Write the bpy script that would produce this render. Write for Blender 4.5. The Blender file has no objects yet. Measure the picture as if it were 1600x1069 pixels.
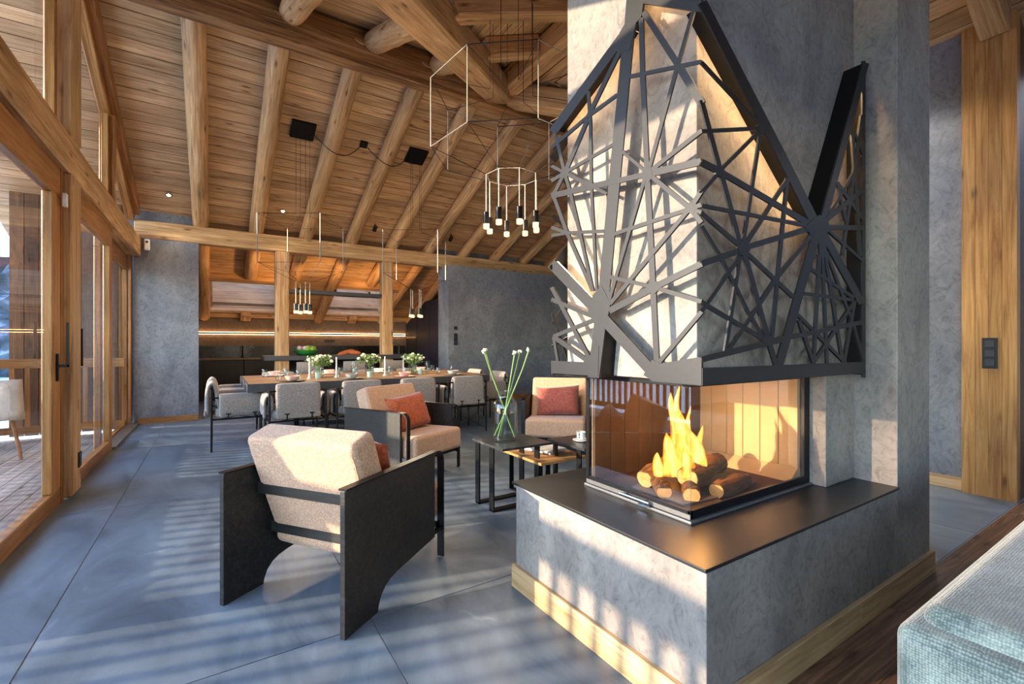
import bpy, bmesh, math, random
from mathutils import Vector, Matrix
random.seed(7)
SC = bpy.context.scene
COL = SC.collection
PI = math.pi

# ------------------------------------------------------------------ camera
cam_d = bpy.data.cameras.new('camera'); cam = bpy.data.objects.new('camera', cam_d); COL.objects.link(cam)
cam.location = (0, 0, 1.2); cam.rotation_euler = (PI/2, 0, math.radians(-32.75))
cam_d.sensor_width = 36; cam_d.lens = 725/1600*36; cam_d.shift_y = 3.5/1600; cam_d.clip_start = 0.02; cam_d.clip_end = 2000
SC.camera = cam

# ------------------------------------------------------------------ world, sun, exposure
W = bpy.data.worlds.new('sky'); SC.world = W; W.use_nodes = True
wn = W.node_tree.nodes; wl = W.node_tree.links; wn.clear()
wo = wn.new('ShaderNodeOutputWorld'); wb = wn.new('ShaderNodeBackground'); ws = wn.new('ShaderNodeTexSky')
ws.sky_type = 'NISHITA'; ws.sun_disc = False; ws.sun_elevation = math.radians(22); ws.sun_rotation = math.radians(-76)
ws.altitude = 1500; ws.air_density = 1.0; ws.dust_density = 0.3; ws.ozone_density = 1.0
wb.inputs['Strength'].default_value = 0.75
wl.new(ws.outputs[0], wb.inputs[0]); wl.new(wb.outputs[0], wo.inputs[0])
SUN_EL = math.radians(9.4)
sun_d = bpy.data.lights.new('sun', 'SUN'); sun = bpy.data.objects.new('sun', sun_d); COL.objects.link(sun)
sd = Vector((0.969*math.cos(SUN_EL), -0.247*math.cos(SUN_EL), -math.sin(SUN_EL)))
sun.rotation_euler = sd.to_track_quat('-Z', 'Y').to_euler(); sun.location = (-20, 8, 10)
sun_d.energy = 5.2; sun_d.angle = math.radians(0.7); sun_d.color = (1.0, 0.80, 0.56)
vs = SC.view_settings
vs.view_transform = 'Standard'; vs.look = 'None'; vs.gamma = 1.0; vs.use_curve_mapping = False; vs.exposure = 1.27
SC.cycles.max_bounces = 10; SC.cycles.diffuse_bounces = 5; SC.cycles.transparent_max_bounces = 24
SC.cycles.caustics_reflective = False; SC.cycles.caustics_refractive = False
SC.cycles.sample_clamp_indirect = 6.0

# ------------------------------------------------------------------ materials
def lin(c):
    return tuple(((v/255)/12.92 if v/255 <= .04045 else ((v/255+.055)/1.055)**2.4) for v in c) + (1.0,)
MATS = {}
def newmat(n):
    m = bpy.data.materials.new(n); m.use_nodes = True
    t = m.node_tree; t.nodes.clear()
    o = t.nodes.new('ShaderNodeOutputMaterial')
    MATS[n] = m
    return m, t, o
def N(t, ty, **kw):
    n = t.nodes.new(ty)
    for k, v in kw.items():
        if k in n.inputs: n.inputs[k].default_value = v
        else: setattr(n, k, v)
    return n
def ramp(t, stops):
    r = t.nodes.new('ShaderNodeValToRGB'); e = r.color_ramp.elements
    while len(e) < len(stops): e.new(0.5)
    for el, (p, c) in zip(e, stops): el.position = p; el.color = c
    return r
def bsdf(t, o, rough=.5, metal=0.0, spec=.5):
    b = t.nodes.new('ShaderNodeBsdfPrincipled')
    b.inputs['Roughness'].default_value = rough; b.inputs['Metallic'].default_value = metal
    b.inputs['Specular IOR Level'].default_value = spec
    t.links.new(b.outputs[0], o.inputs[0]); return b
def coords(t, scale=(1, 1, 1), rnd=True):
    tc = t.nodes.new('ShaderNodeTexCoord'); L = t.links
    src = tc.outputs['Object']
    if rnd:
        oi = t.nodes.new('ShaderNodeObjectInfo'); mu = N(t, 'ShaderNodeMath', operation='MULTIPLY'); mu.inputs[1].default_value = 37.0
        L.new(oi.outputs['Random'], mu.inputs[0])
        ad = N(t, 'ShaderNodeVectorMath', operation='ADD'); L.new(src, ad.inputs[0]); L.new(mu.outputs[0], ad.inputs[1]); src = ad.outputs[0]
    mp = t.nodes.new('ShaderNodeMapping'); mp.inputs['Scale'].default_value = scale
    L.new(src, mp.inputs[0]); return mp.outputs[0]
def bump(t, b, src, strength=.2, dist=.01):
    bp = t.nodes.new('ShaderNodeBump'); bp.inputs['Strength'].default_value = strength; bp.inputs['Distance'].default_value = dist
    t.links.new(src, bp.inputs['Height']); t.links.new(bp.outputs[0], b.inputs['Normal'])

def wood(name, dark, mid, light, rough=.55, grain=1.0, knots=True, vary=.22, bump_s=.25, spec=.3):
    m, t, o = newmat(name); L = t.links
    b = bsdf(t, o, rough, 0, spec)
    v = coords(t, (.55*grain, 11*grain, 11*grain))
    n1 = N(t, 'ShaderNodeTexNoise', Scale=2.4, Detail=8.0, Roughness=.66, Distortion=1.3); L.new(v, n1.inputs['Vector'])
    r1 = ramp(t, [(.32, lin(dark)), (.5, lin(mid)), (.68, lin(light))]); L.new(n1.outputs['Fac'], r1.inputs[0])
    v2 = coords(t, (.8, 2.2, 2.2))
    n2 = N(t, 'ShaderNodeTexNoise', Scale=1.3, Detail=3.0); L.new(v2, n2.inputs['Vector'])
    r2 = ramp(t, [(.3, (.62, .62, .62, 1)), (.7, (1.15, 1.15, 1.15, 1))]); L.new(n2.outputs['Fac'], r2.inputs[0])
    mx = N(t, 'ShaderNodeMix', data_type='RGBA', blend_type='MULTIPLY'); mx.inputs[0].default_value = .855
    L.new(r1.outputs[0], mx.inputs[6]); L.new(r2.outputs[0], mx.inputs[7]); col = mx.outputs[2]
    if knots:
        v3 = coords(t, (1.5, 5.5, 5.5))
        vo = N(t, 'ShaderNodeTexVoronoi', Scale=1.5, Randomness=1.0); L.new(v3, vo.inputs['Vector'])
        r3 = ramp(t, [(.06, (.22, .16, .12, 1)), (.12, (.72, .66, .6, 1)), (.19, (1, 1, 1, 1))]); L.new(vo.outputs['Distance'], r3.inputs[0])
        mk = N(t, 'ShaderNodeMix', data_type='RGBA', blend_type='MULTIPLY'); mk.inputs[0].default_value = .85
        L.new(col, mk.inputs[6]); L.new(r3.outputs[0], mk.inputs[7]); col = mk.outputs[2]
    oi = t.nodes.new('ShaderNodeObjectInfo')
    mr = N(t, 'ShaderNodeMapRange'); mr.inputs['To Min'].default_value = 1-vary; mr.inputs['To Max'].default_value = 1+vary
    L.new(oi.outputs['Random'], mr.inputs[0])
    hs = t.nodes.new('ShaderNodeHueSaturation'); L.new(mr.outputs[0], hs.inputs['Value']); L.new(col, hs.inputs['Color'])
    L.new(hs.outputs[0], b.inputs['Base Color'])
    bump(t, b, n1.outputs['Fac'], bump_s, .006)
    return m
def plaster(name, c1, c2, rough=.6, sc=1.5, bs=.35):
    m, t, o = newmat(name); L = t.links; b = bsdf(t, o, rough, 0, .35)
    v = coords(t, (1, 1, .8), False)
    n1 = N(t, 'ShaderNodeTexNoise', Scale=sc, Detail=8.0, Roughness=.6, Distortion=1.2); L.new(v, n1.inputs['Vector'])
    n2 = N(t, 'ShaderNodeTexNoise', Scale=sc*7, Detail=6.0, Roughness=.7, Distortion=2.5); L.new(v, n2.inputs['Vector'])
    r = ramp(t, [(.3, lin(c1)), (.7, lin(c2))]); L.new(n1.outputs['Fac'], r.inputs[0])
    r2 = ramp(t, [(.34, (.60, .60, .61, 1)), (.48, (.95, .95, .95, 1)), (.64, (1.12, 1.11, 1.10, 1))]); L.new(n2.outputs['Fac'], r2.inputs[0])
    mx = N(t, 'ShaderNodeMix', data_type='RGBA', blend_type='MULTIPLY'); mx.inputs[0].default_value = .85
    L.new(r.outputs[0], mx.inputs[6]); L.new(r2.outputs[0], mx.inputs[7]); L.new(mx.outputs[2], b.inputs['Base Color'])
    bump(t, b, n2.outputs['Fac'], bs, .004); return m
def slate(name, c1, c2, vein, rough=.38):
    m, t, o = newmat(name); L = t.links; b = bsdf(t, o, rough, 0, .5)
    v = coords(t, (1, .45, 1))
    n1 = N(t, 'ShaderNodeTexNoise', Scale=2.2, Detail=9.0, Roughness=.62, Distortion=1.4); L.new(v, n1.inputs['Vector'])
    r = ramp(t, [(.3, lin(c1)), (.68, lin(c2))]); L.new(n1.outputs['Fac'], r.inputs[0])
    v2 = coords(t, (1.1, .5, 1))
    nd = N(t, 'ShaderNodeTexNoise', Scale=3.0, Detail=4.0); L.new(v2, nd.inputs['Vector'])
    ad = N(t, 'ShaderNodeVectorMath', operation='MULTIPLY_ADD'); ad.inputs[1].default_value = (.35, .35, .35)
    L.new(nd.outputs['Color'], ad.inputs[0]); L.new(v2, ad.inputs[2])
    vo = N(t, 'ShaderNodeTexVoronoi', Scale=.9, feature='DISTANCE_TO_EDGE'); L.new(ad.outputs[0], vo.inputs['Vector'])
    r3 = ramp(t, [(0.0, (1, 1, 1, 1)), (.012, (0, 0, 0, 1))]); L.new(vo.outputs['Distance'], r3.inputs[0])
    gate = ramp(t, [(.52, (0, 0, 0, 1)), (.66, (.3, .3, .3, 1))]); L.new(n1.outputs['Fac'], gate.inputs[0])
    ml = N(t, 'ShaderNodeMath', operation='MULTIPLY'); L.new(r3.outputs[0], ml.inputs[0]); L.new(gate.outputs[0], ml.inputs[1])
    mx = N(t, 'ShaderNodeMix', data_type='RGBA'); L.new(ml.outputs[0], mx.inputs[0]); L.new(r.outputs[0], mx.inputs[6]); mx.inputs[7].default_value = lin(vein)
    L.new(mx.outputs[2], b.inputs['Base Color'])
    rr = N(t, 'ShaderNodeMapRange'); rr.inputs['To Min'].default_value = rough-.08; rr.inputs['To Max'].default_value = rough+.14
    L.new(n1.outputs['Fac'], rr.inputs[0]); L.new(rr.outputs[0], b.inputs['Roughness'])
    bump(t, b, n1.outputs['Fac'], .18, .006); return m
def fabric(name, c1, c2, sc=260.0, bs=.35, rough=.9, reg=1.0):
    m, t, o = newmat(name); L = t.links; b = bsdf(t, o, rough, 0, .15)
    b.inputs['Sheen Weight'].default_value = .25
    v = coords(t, (1, 1, 1), False)
    n1 = N(t, 'ShaderNodeTexNoise', Scale=sc*.35 if reg == 1.0 else sc*.06, Detail=4.0, Roughness=.7); L.new(v, n1.inputs['Vector'])
    vo = N(t, 'ShaderNodeTexVoronoi', Scale=sc, Randomness=reg); L.new(v, vo.inputs['Vector'])
    ad = N(t, 'ShaderNodeMath', operation='MULTIPLY_ADD'); ad.inputs[1].default_value = -.55
    L.new(vo.outputs['Distance'], ad.inputs[0]); L.new(n1.outputs['Fac'], ad.inputs[2])
    r = ramp(t, [(.08, lin(c1)), (.55, lin(c2))]); L.new(ad.outputs[0], r.inputs[0])
    L.new(r.outputs[0], b.inputs['Base Color'])
    bump(t, b, ad.outputs[0], bs, .003); return m
def plain(name, c, rough=.5, metal=0.0, spec=.5, noise=.12, nscale=18.0):
    m, t, o = newmat(name); L = t.links; b = bsdf(t, o, rough, metal, spec)
    v = coords(t, (1, 1, 1), False)
    n1 = N(t, 'ShaderNodeTexNoise', Scale=nscale, Detail=5.0); L.new(v, n1.inputs['Vector'])
    c0 = lin(c); r = ramp(t, [(.25, tuple(x*(1-noise) for x in c0[:3])+(1,)), (.75, tuple(min(1, x*(1+noise)) for x in c0[:3])+(1,))])
    L.new(n1.outputs['Fac'], r.inputs[0]); L.new(r.outputs[0], b.inputs['Base Color']); return m
def glass(name, tint=(1, 1, 1, 1), ior=1.45, rough=0.0, gain=1.0):
    m, t, o = newmat(name); L = t.links
    tr = t.nodes.new('ShaderNodeBsdfTransparent'); tr.inputs[0].default_value = tint
    gl = t.nodes.new('ShaderNodeBsdfGlossy'); gl.inputs['Roughness'].default_value = rough
    fr = t.nodes.new('ShaderNodeFresnel'); fr.inputs[0].default_value = ior
    mu = N(t, 'ShaderNodeMath', operation='MULTIPLY', use_clamp=True); mu.inputs[1].default_value = gain; L.new(fr.outputs[0], mu.inputs[0])
    ge = t.nodes.new('ShaderNodeNewGeometry'); iv = N(t, 'ShaderNodeMath', operation='SUBTRACT'); iv.inputs[0].default_value = 1.0; L.new(ge.outputs['Backfacing'], iv.inputs[1])
    m2 = N(t, 'ShaderNodeMath', operation='MULTIPLY'); L.new(mu.outputs[0], m2.inputs[0]); L.new(iv.outputs[0], m2.inputs[1])
    mx = t.nodes.new('ShaderNodeMixShader'); L.new(m2.outputs[0], mx.inputs[0]); L.new(tr.outputs[0], mx.inputs[1]); L.new(gl.outputs[0], mx.inputs[2])
    L.new(mx.outputs[0], o.inputs[0]); return m
def glow(name, c, s):
    m, t, o = newmat(name); e = t.nodes.new('ShaderNodeEmission'); e.inputs[0].default_value = c; e.inputs[1].default_value = s
    t.links.new(e.outputs[0], o.inputs[0]); return m

wood('ceiling_wood', (146, 108, 70), (196, 154, 108), (218, 182, 138), .6, 1.0, vary=.12)
wood('beam_wood', (140, 100, 62), (190, 146, 98), (212, 174, 128), .6, .8, vary=.12)
wood('old_wood', (76, 48, 24), (142, 98, 56), (182, 138, 90), .65, .7, vary=.08, bump_s=.5)
wood('window_wood', (118, 74, 34), (160, 106, 54), (184, 132, 76), .42, 1.1, knots=False, vary=.1, bump_s=.1)
wood('pale_wood', (172, 130, 82), (204, 164, 114), (222, 186, 140), .55, 1.0, knots=False, vary=.08)
wood('post_wood', (146, 96, 50), (184, 132, 74), (204, 156, 98), .5, .9, vary=.08)
wood('clad_wood', (60, 38, 22), (96, 62, 36), (124, 84, 50), .6, 1.0)
wood('skylight_wood', (176, 148, 122), (200, 174, 148), (214, 192, 168), .6, .8, vary=.06)
wood('table_oak', (112, 82, 54), (148, 112, 78), (172, 136, 100), .5, 1.2)
wood('dark_plank', (60, 40, 27), (104, 72, 47), (140, 104, 74), .45, 1.0, vary=.3)
wood('black_oak', (24, 22, 20), (37, 34, 31), (54, 50, 46), .42, 1.6, knots=False, vary=.05, bump_s=.15, spec=.35)
wood('shelf_oak', (150, 104, 58), (184, 134, 80), (204, 158, 104), .5, 1.2)
wood('deck_wood', (128, 114, 104), (160, 146, 134), (182, 170, 158), .7, 1.0)
wood('bark', (58, 38, 22), (112, 76, 44), (150, 108, 66), .9, 2.0, knots=False, bump_s=.9)
plaster('wall_plaster', (104, 105, 110), (142, 141, 143))
plaster('fire_plaster', (108, 101, 96), (152, 142, 132), .62, 2.0)
plaster('kitchen_plaster', (98, 84, 74), (122, 106, 94), .7)
slate('floor_slate', (72, 84, 95), (122, 134, 143), (196, 202, 208))
slate('dark_stone', (30, 30, 32), (58, 56, 54), (170, 165, 158), .3)
slate('black_marble', (12, 11, 11), (22, 20, 19), (150, 120, 90), .25)
fabric('beige_fabric', (170, 128, 98), (224, 186, 152), 300, .4)
fabric('chair_fabric', (120, 110, 103), (176, 164, 153), 240, .35)
fabric('sofa_fabric', (44, 60, 66), (98, 116, 121), 190, 1.0, .9, .35)
fabric('rust_velvet', (146, 68, 38), (192, 102, 62), 120, .12)
fabric('rose_velvet', (132, 66, 54), (172, 98, 82), 120, .12)
plain('black_metal', (20, 20, 22), .4, .6)
plain('hood_steel', (36, 35, 36), .46, .3, .5, .1, 60)
plain('slab_steel', (44, 43, 42), .34, .35, .5, .15, 5)
plain('grey_steel', (120, 118, 116), .38, .7)
plain('dark_cabinet', (26, 22, 20), .5, 0, .4)
plain('blue_cabinet', (34, 38, 54), .55, 0, .4)
plain('white_plastic', (226, 226, 224), .45)
plain('black_plastic', (22, 22, 24), .5)
plain('chrome', (190, 188, 184), .16, 1.0, .5, .03)
plain('ceramic_pink', (226, 178, 164), .35); plain('ceramic_grey', (160, 156, 148), .4); plain('ceramic_green', (82, 92, 74), .4)
plain('ceramic_white', (228, 224, 218), .3); plain('mint_glass', (176, 206, 190), .25); plain('wax', (238, 232, 222), .5)
plain('firebrick', (206, 172, 126), .85, 0, .2, .08, 6); plain('firebrick_dark', (92, 70, 50), .9, 0, .2, .25, 6)
plain('ash', (120, 108, 94), .95); plain('cut_log', (206, 158, 98), .85, 0, .2, .2, 40)
plain('stem_green', (112, 138, 76), .5); plain('leaf_green', (106, 134, 70), .55, 0, .4, .35, 30); plain('petal', (226, 226, 196), .6, 0, .3, .1)
plain('bowl_green', (40, 120, 52), .25); plain('bread', (186, 100, 52), .7, 0, .3, .35, 40); plain('onion', (206, 180, 180), .5); plain('lettuce', (140, 168, 66), .6, 0, .3, .3, 40)
plain('grout', (164, 160, 152), .8); plain('roof_deck', (90, 66, 44), .9); plain('paper', (214, 212, 210), .6)
plain('shell_white', (226, 220, 210), .5); plain('snow', (236, 238, 244), .8); plain('print_dark', (52, 52, 74), .4, 0, .4, .8, 22)
plain('rubber', (30, 30, 30), .8); plain('alu', (150, 140, 130), .45, .8); plain('amber_glass', (238, 214, 190), .2)
plain('dark_edge', (58, 58, 62), .45, .2)
plain('kitchen_top', (96, 78, 62), .45)
plain('rod', (150, 142, 130), .45, .6)
plain('black_chrome', (46, 43, 40), .25, .9, .5, .05)
glass('pane_glass', (.97, .985, .98, 1), 1.5)
glass('fire_glass', (.92, .90, .87, 1), 1.6, 0.0, 1.8)
glass('clear_glass', (.93, .96, .95, 1), 1.5, 0.0, 1.8)
glass('water', (.93, .97, .95, 1), 1.33)
glow('led_warm', (1.0, .52, .22, 1), 9.0); glow('lamp_glow', (1.0, .56, .24, 1), 1.5); glow('spot_glow', (1.0, .66, .34, 1), 40.0); glow('ember', (1.0, .25, .04, 1), 5.0)
glow('led_hood', (1.0, .62, .28, 1), 24.0)
# flame: hot yellow core, orange outside, ragged transparent edges
m, t, o = newmat('flame_fire'); L = t.links
tc = t.nodes.new('ShaderNodeTexCoord'); mp = t.nodes.new('ShaderNodeMapping'); mp.inputs['Scale'].default_value = (9, 9, 3.4); L.new(tc.outputs['Object'], mp.inputs[0])
nz = N(t, 'ShaderNodeTexNoise', Scale=2.2, Detail=4.0, Distortion=1.6); L.new(mp.outputs[0], nz.inputs['Vector'])
lw = N(t, 'ShaderNodeLayerWeight', Blend=.5)
sub = N(t, 'ShaderNodeMath', operation='SUBTRACT'); L.new(nz.outputs['Fac'], sub.inputs[0]); ml = N(t, 'ShaderNodeMath', operation='MULTIPLY'); ml.inputs[1].default_value = .5; L.new(lw.outputs['Facing'], ml.inputs[0]); L.new(ml.outputs[0], sub.inputs[1])
rc = ramp(t, [(.05, (1, .10, .01, 1)), (.30, (1, .30, .03, 1)), (.52, (1, .66, .16, 1))]); L.new(sub.outputs[0], rc.inputs[0])
ra = ramp(t, [(.05, (0, 0, 0, 1)), (.34, (.9, .9, .9, 1))]); L.new(sub.outputs[0], ra.inputs[0])
em = N(t, 'ShaderNodeEmission', Strength=1.5); L.new(rc.outputs[0], em.inputs[0])
tr = t.nodes.new('ShaderNodeBsdfTransparent'); mx = t.nodes.new('ShaderNodeMixShader'); L.new(ra.outputs[0], mx.inputs[0]); L.new(tr.outputs[0], mx.inputs[1]); L.new(em.outputs[0], mx.inputs[2]); L.new(mx.outputs[0], o.inputs[0])
# mountain: snow, rock and forest
m, t, o = newmat('mountain'); L = t.links; b = bsdf(t, o, .9, 0, .1); v = coords(t, (.03, .03, .05), False)
nz = N(t, 'ShaderNodeTexNoise', Scale=2.5, Detail=9.0, Roughness=.65); L.new(v, nz.inputs['Vector'])
r = ramp(t, [(.40, lin((52, 64, 62))), (.52, lin((92, 102, 110))), (.66, lin((190, 196, 204)))]); L.new(nz.outputs['Fac'], r.inputs[0]); L.new(r.outputs[0], b.inputs['Base Color'])

# ------------------------------------------------------------------ mesh helpers
class MB:
    def __init__(s): s.v = []; s.f = []
    def add(s, vs, fs):
        k = len(s.v); s.v += [tuple(p) for p in vs]; s.f += [tuple(i+k for i in f) for f in fs]; return s
    def box(s, x0, x1, y0, y1, z0, z1):
        return s.add([(x0, y0, z0), (x1, y0, z0), (x1, y1, z0), (x0, y1, z0), (x0, y0, z1), (x1, y0, z1), (x1, y1, z1), (x0, y1, z1)],
                     [(3, 2, 1, 0), (4, 5, 6, 7), (0, 1, 5, 4), (1, 2, 6, 5), (2, 3, 7, 6), (3, 0, 4, 7)])
    def prism(s, poly, plane, a, b):
        # poly of (u,v); plane 'x' -> (y,z) extruded in x ; 'y' -> (x,z) ; 'z' -> (x,y)
        ar = sum(poly[i][0]*poly[(i+1) % len(poly)][1]-poly[(i+1) % len(poly)][0]*poly[i][1] for i in range(len(poly)))
        if ar < 0: poly = poly[::-1]
        f = {'x': lambda u, v, w: (w, u, v), 'y': lambda u, v, w: (u, w, v), 'z': lambda u, v, w: (u, v, w)}[plane]
        n = len(poly)
        if plane == 'y': a, b = b, a
        vs = [f(u, v, a) for u, v in poly]+[f(u, v, b) for u, v in poly]
        fs = [tuple(range(n-1, -1, -1)), tuple(range(n, 2*n))]+[(i, (i+1) % n, n+(i+1) % n, n+i) for i in range(n)]
        return s.add(vs, fs)
    def tube(s, pts, r, n=8, cap=True):
        P = [Vector(p) for p in pts]; rings = []; k = len(s.v)
        R = r if isinstance(r, (list, tuple)) else [r]*len(P)
        for i, p in enumerate(P):
            d = ((P[min(i+1, len(P)-1)]-P[i]).normalized()+(P[i]-P[max(i-1, 0)]).normalized()).normalized()
            up = Vector((0, 0, 1)) if abs(d.z) < .9 else Vector((1, 0, 0))
            a = d.cross(up).normalized(); bb = d.cross(a).normalized()
            for j in range(n):
                t = 2*PI*j/n; s.v.append(tuple(p+(a*math.cos(t)+bb*math.sin(t))*R[i]))
        for i in range(len(P)-1):
            for j in range(n):
                s.f.append((k+i*n+j, k+i*n+(j+1) % n, k+(i+1)*n+(j+1) % n, k+(i+1)*n+j))
        if cap:
            s.f.append(tuple(k+j for j in range(n-1, -1, -1))); s.f.append(tuple(k+(len(P)-1)*n+j for j in range(n)))
        return s
    def lathe(s, prof, n=20, c=(0, 0, 0)):
        k = len(s.v); m = len(prof)
        for r, z in prof:
            for j in range(n):
                t = 2*PI*j/n; s.v.append((c[0]+r*math.cos(t), c[1]+r*math.sin(t), c[2]+z))
        for i in range(m-1):
            for j in range(n): s.f.append((k+i*n+j, k+i*n+(j+1) % n, k+(i+1)*n+(j+1) % n, k+(i+1)*n+j))
        if prof[0][0] > 1e-6: s.f.append(tuple(k+j for j in range(n-1, -1, -1)))
        if prof[-1][0] > 1e-6: s.f.append(tuple(k+(m-1)*n+j for j in range(n)))
        return s
    def sphere(s, c, r, n=8, m=6, sq=(1, 1, 1)):
        k = len(s.v)
        s.v.append((c[0], c[1], c[2]-r*sq[2]))
        for i in range(1, m):
            a = PI*i/m-PI/2
            for j in range(n):
                t = 2*PI*j/n; s.v.append((c[0]+r*sq[0]*math.cos(a)*math.cos(t), c[1]+r*sq[1]*math.cos(a)*math.sin(t), c[2]+r*sq[2]*math.sin(a)))
        s.v.append((c[0], c[1], c[2]+r*sq[2])); top = len(s.v)-1
        for j in range(n): s.f.append((k, k+1+(j+1) % n, k+1+j)); s.f.append((top, k+1+(m-2)*n+j, k+1+(m-2)*n+(j+1) % n))
        for i in range(m-2):
            for j in range(n): s.f.append((k+1+i*n+j, k+1+i*n+(j+1) % n, k+1+(i+1)*n+(j+1) % n, k+1+(i+1)*n+j))
        return s
    def xf(s, M, start=0):
        s.v[start:] = [tuple(M @ Vector(p)) for p in s.v[start:]]; return s

def finish(o, mat, smooth, bevel, seg=2, subsurf=0):
    me = o.data; me.materials.append(MATS[mat])
    if smooth:
        me.polygons.foreach_set('use_smooth', [True]*len(me.polygons))
        if smooth != 'full': me.set_sharp_from_angle(angle=math.radians(38))
    if bevel:
        b = o.modifiers.new('bevel', 'BEVEL'); b.width = bevel; b.segments = seg; b.limit_method = 'ANGLE'; b.angle_limit = math.radians(40)
        if smooth == 'full': b.harden_normals = True
    if subsurf:
        q = o.modifiers.new('sub', 'SUBSURF'); q.levels = subsurf; q.render_levels = subsurf
    return o
def obj(name, mb, mat, parent=None, smooth=False, bevel=0.0, seg=2, center=True, subsurf=0):
    me = bpy.data.meshes.new(name)
    c = Vector((0, 0, 0))
    if center and mb.v:
        lo = [min(p[i] for p in mb.v) for i in range(3)]; hi = [max(p[i] for p in mb.v) for i in range(3)]
        c = Vector(((lo[0]+hi[0])/2, (lo[1]+hi[1])/2, (lo[2]+hi[2])/2))
    me.from_pydata([tuple(Vector(p)-c) for p in mb.v], [], mb.f); me.update()
    o = bpy.data.objects.new(name, me); COL.objects.link(o); o.location = c
    if parent: o.parent = parent
    return finish(o, mat, smooth, bevel, seg, subsurf)
def frame(p0, p1, up=(0, 0, 1)):
    p0, p1 = Vector(p0), Vector(p1); x = (p1-p0).normalized(); u = Vector(up)
    if abs(x.dot(u.normalized())) > .98: u = Vector((0, 1, 0))
    y = u.cross(x).normalized(); z = x.cross(y)
    M = Matrix((x, y, z)).transposed().to_4x4(); M.translation = (p0+p1)/2; return M
_mesh_cache = {}
def beam(name, p0, p1, w, h, mat, parent=None, up=(0, 0, 1), bevel=0.0, rnd=False, seg=1):
    """a straight member; its long axis is local x (the grain runs along it)"""
    L = (Vector(p1)-Vector(p0)).length; key = (round(L, 3), w, h, mat, rnd)
    me = _mesh_cache.get(key)
    if me is None:
        mb = MB()
        if rnd:
            k = 9; pts = [(-L/2+L*i/k, 0, 0) for i in range(k+1)]
            mb.tube(pts, [w/2*(1+.035*math.sin(i*2.3+L*7)) for i in range(k+1)], 16)
        else: mb.box(-L/2, L/2, -w/2, w/2, -h/2, h/2)
        me = bpy.data.meshes.new(name); me.from_pydata(mb.v, [], mb.f); me.update(); me.materials.append(MATS[mat])
        if rnd:
            me.polygons.foreach_set('use_smooth', [True]*len(me.polygons)); me.set_sharp_from_angle(angle=math.radians(40))
        _mesh_cache[key] = me
    o = bpy.data.objects.new(name, me); COL.objects.link(o)
    if parent: o.parent = parent
    o.matrix_basis = frame(p0, p1, up)
    if bevel:
        b = o.modifiers.new('bevel', 'BEVEL'); b.width = bevel; b.segments = seg
    return o
def tag(o, label=None, cat=None, group=None, kind=None):
    if label: o['label'] = label
    if cat: o['category'] = cat
    if group: o['group'] = group
    if kind: o['kind'] = kind
    return o
def thing(name, label, cat, loc=(0, 0, 0), rz=0.0, group=None, kind=None):
    o = bpy.data.objects.new(name, None); COL.objects.link(o); o.location = loc; o.rotation_euler = (0, 0, rz); o.empty_display_size = .1
    return tag(o, label, cat, group, kind)
def copy_tree(o, parent=None):
    c = o.copy(); COL.objects.link(c); c.parent = parent
    for ch in o.children: copy_tree(ch, c)
    return c
def pillow(w, h, T, n=12, e=4):
    mb = MB(); idx = {}
    for s in (1, -1):
        for i in range(n+1):
            for j in range(n+1):
                u = -1+2*i/n; v = -1+2*j/n
                edge = i in (0, n) or j in (0, n)
                if s == -1 and edge: idx[(s, i, j)] = idx[(1, i, j)]; continue
                t = T/2*math.sqrt(max(0, (1-u**e)*(1-v**e)))
                k = 1-.07*(1-abs(v)**2)*abs(u)**3; k2 = 1-.07*(1-abs(u)**2)*abs(v)**3
                wr = .05*T*math.sin(7*u+3*v)*math.cos(5*v-2*u) if not edge else 0
                idx[(s, i, j)] = len(mb.v); mb.v.append((u*w/2*k, s*t+wr, v*h/2*k2))
        for i in range(n):
            for j in range(n):
                q = (idx[(s, i, j)], idx[(s, i+1, j)], idx[(s, i+1, j+1)], idx[(s, i, j+1)])
                mb.f.append(q[::-1] if s == 1 else q)
    return mb
def soft(sx, sy, sz, n=10, p=6.0, crown=.0):
    """upholstered block: superellipsoid box centred at origin"""
    bm = bmesh.new(); bmesh.ops.create_cube(bm, size=2.0); bmesh.ops.subdivide_edges(bm, edges=bm.edges[:], cuts=n, use_grid_fill=True)
    mb = MB(); bm.verts.ensure_lookup_table()
    for v in bm.verts:
        x, y, z = (math.copysign(abs(c)**.55, c) if False else c for c in v.co)
        r = (abs(x)**p+abs(y)**p+abs(z)**p)**(1/p)
        x, y, z = x/r, y/r, z/r
        z2 = z*(1+crown*(1-x*x)*(1-y*y))
        mb.v.append((x*sx/2, y*sy/2, z2*sz/2))
    mb.f = [tuple(v.index for v in f.verts) for f in bm.faces]; bm.free(); return mb
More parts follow.
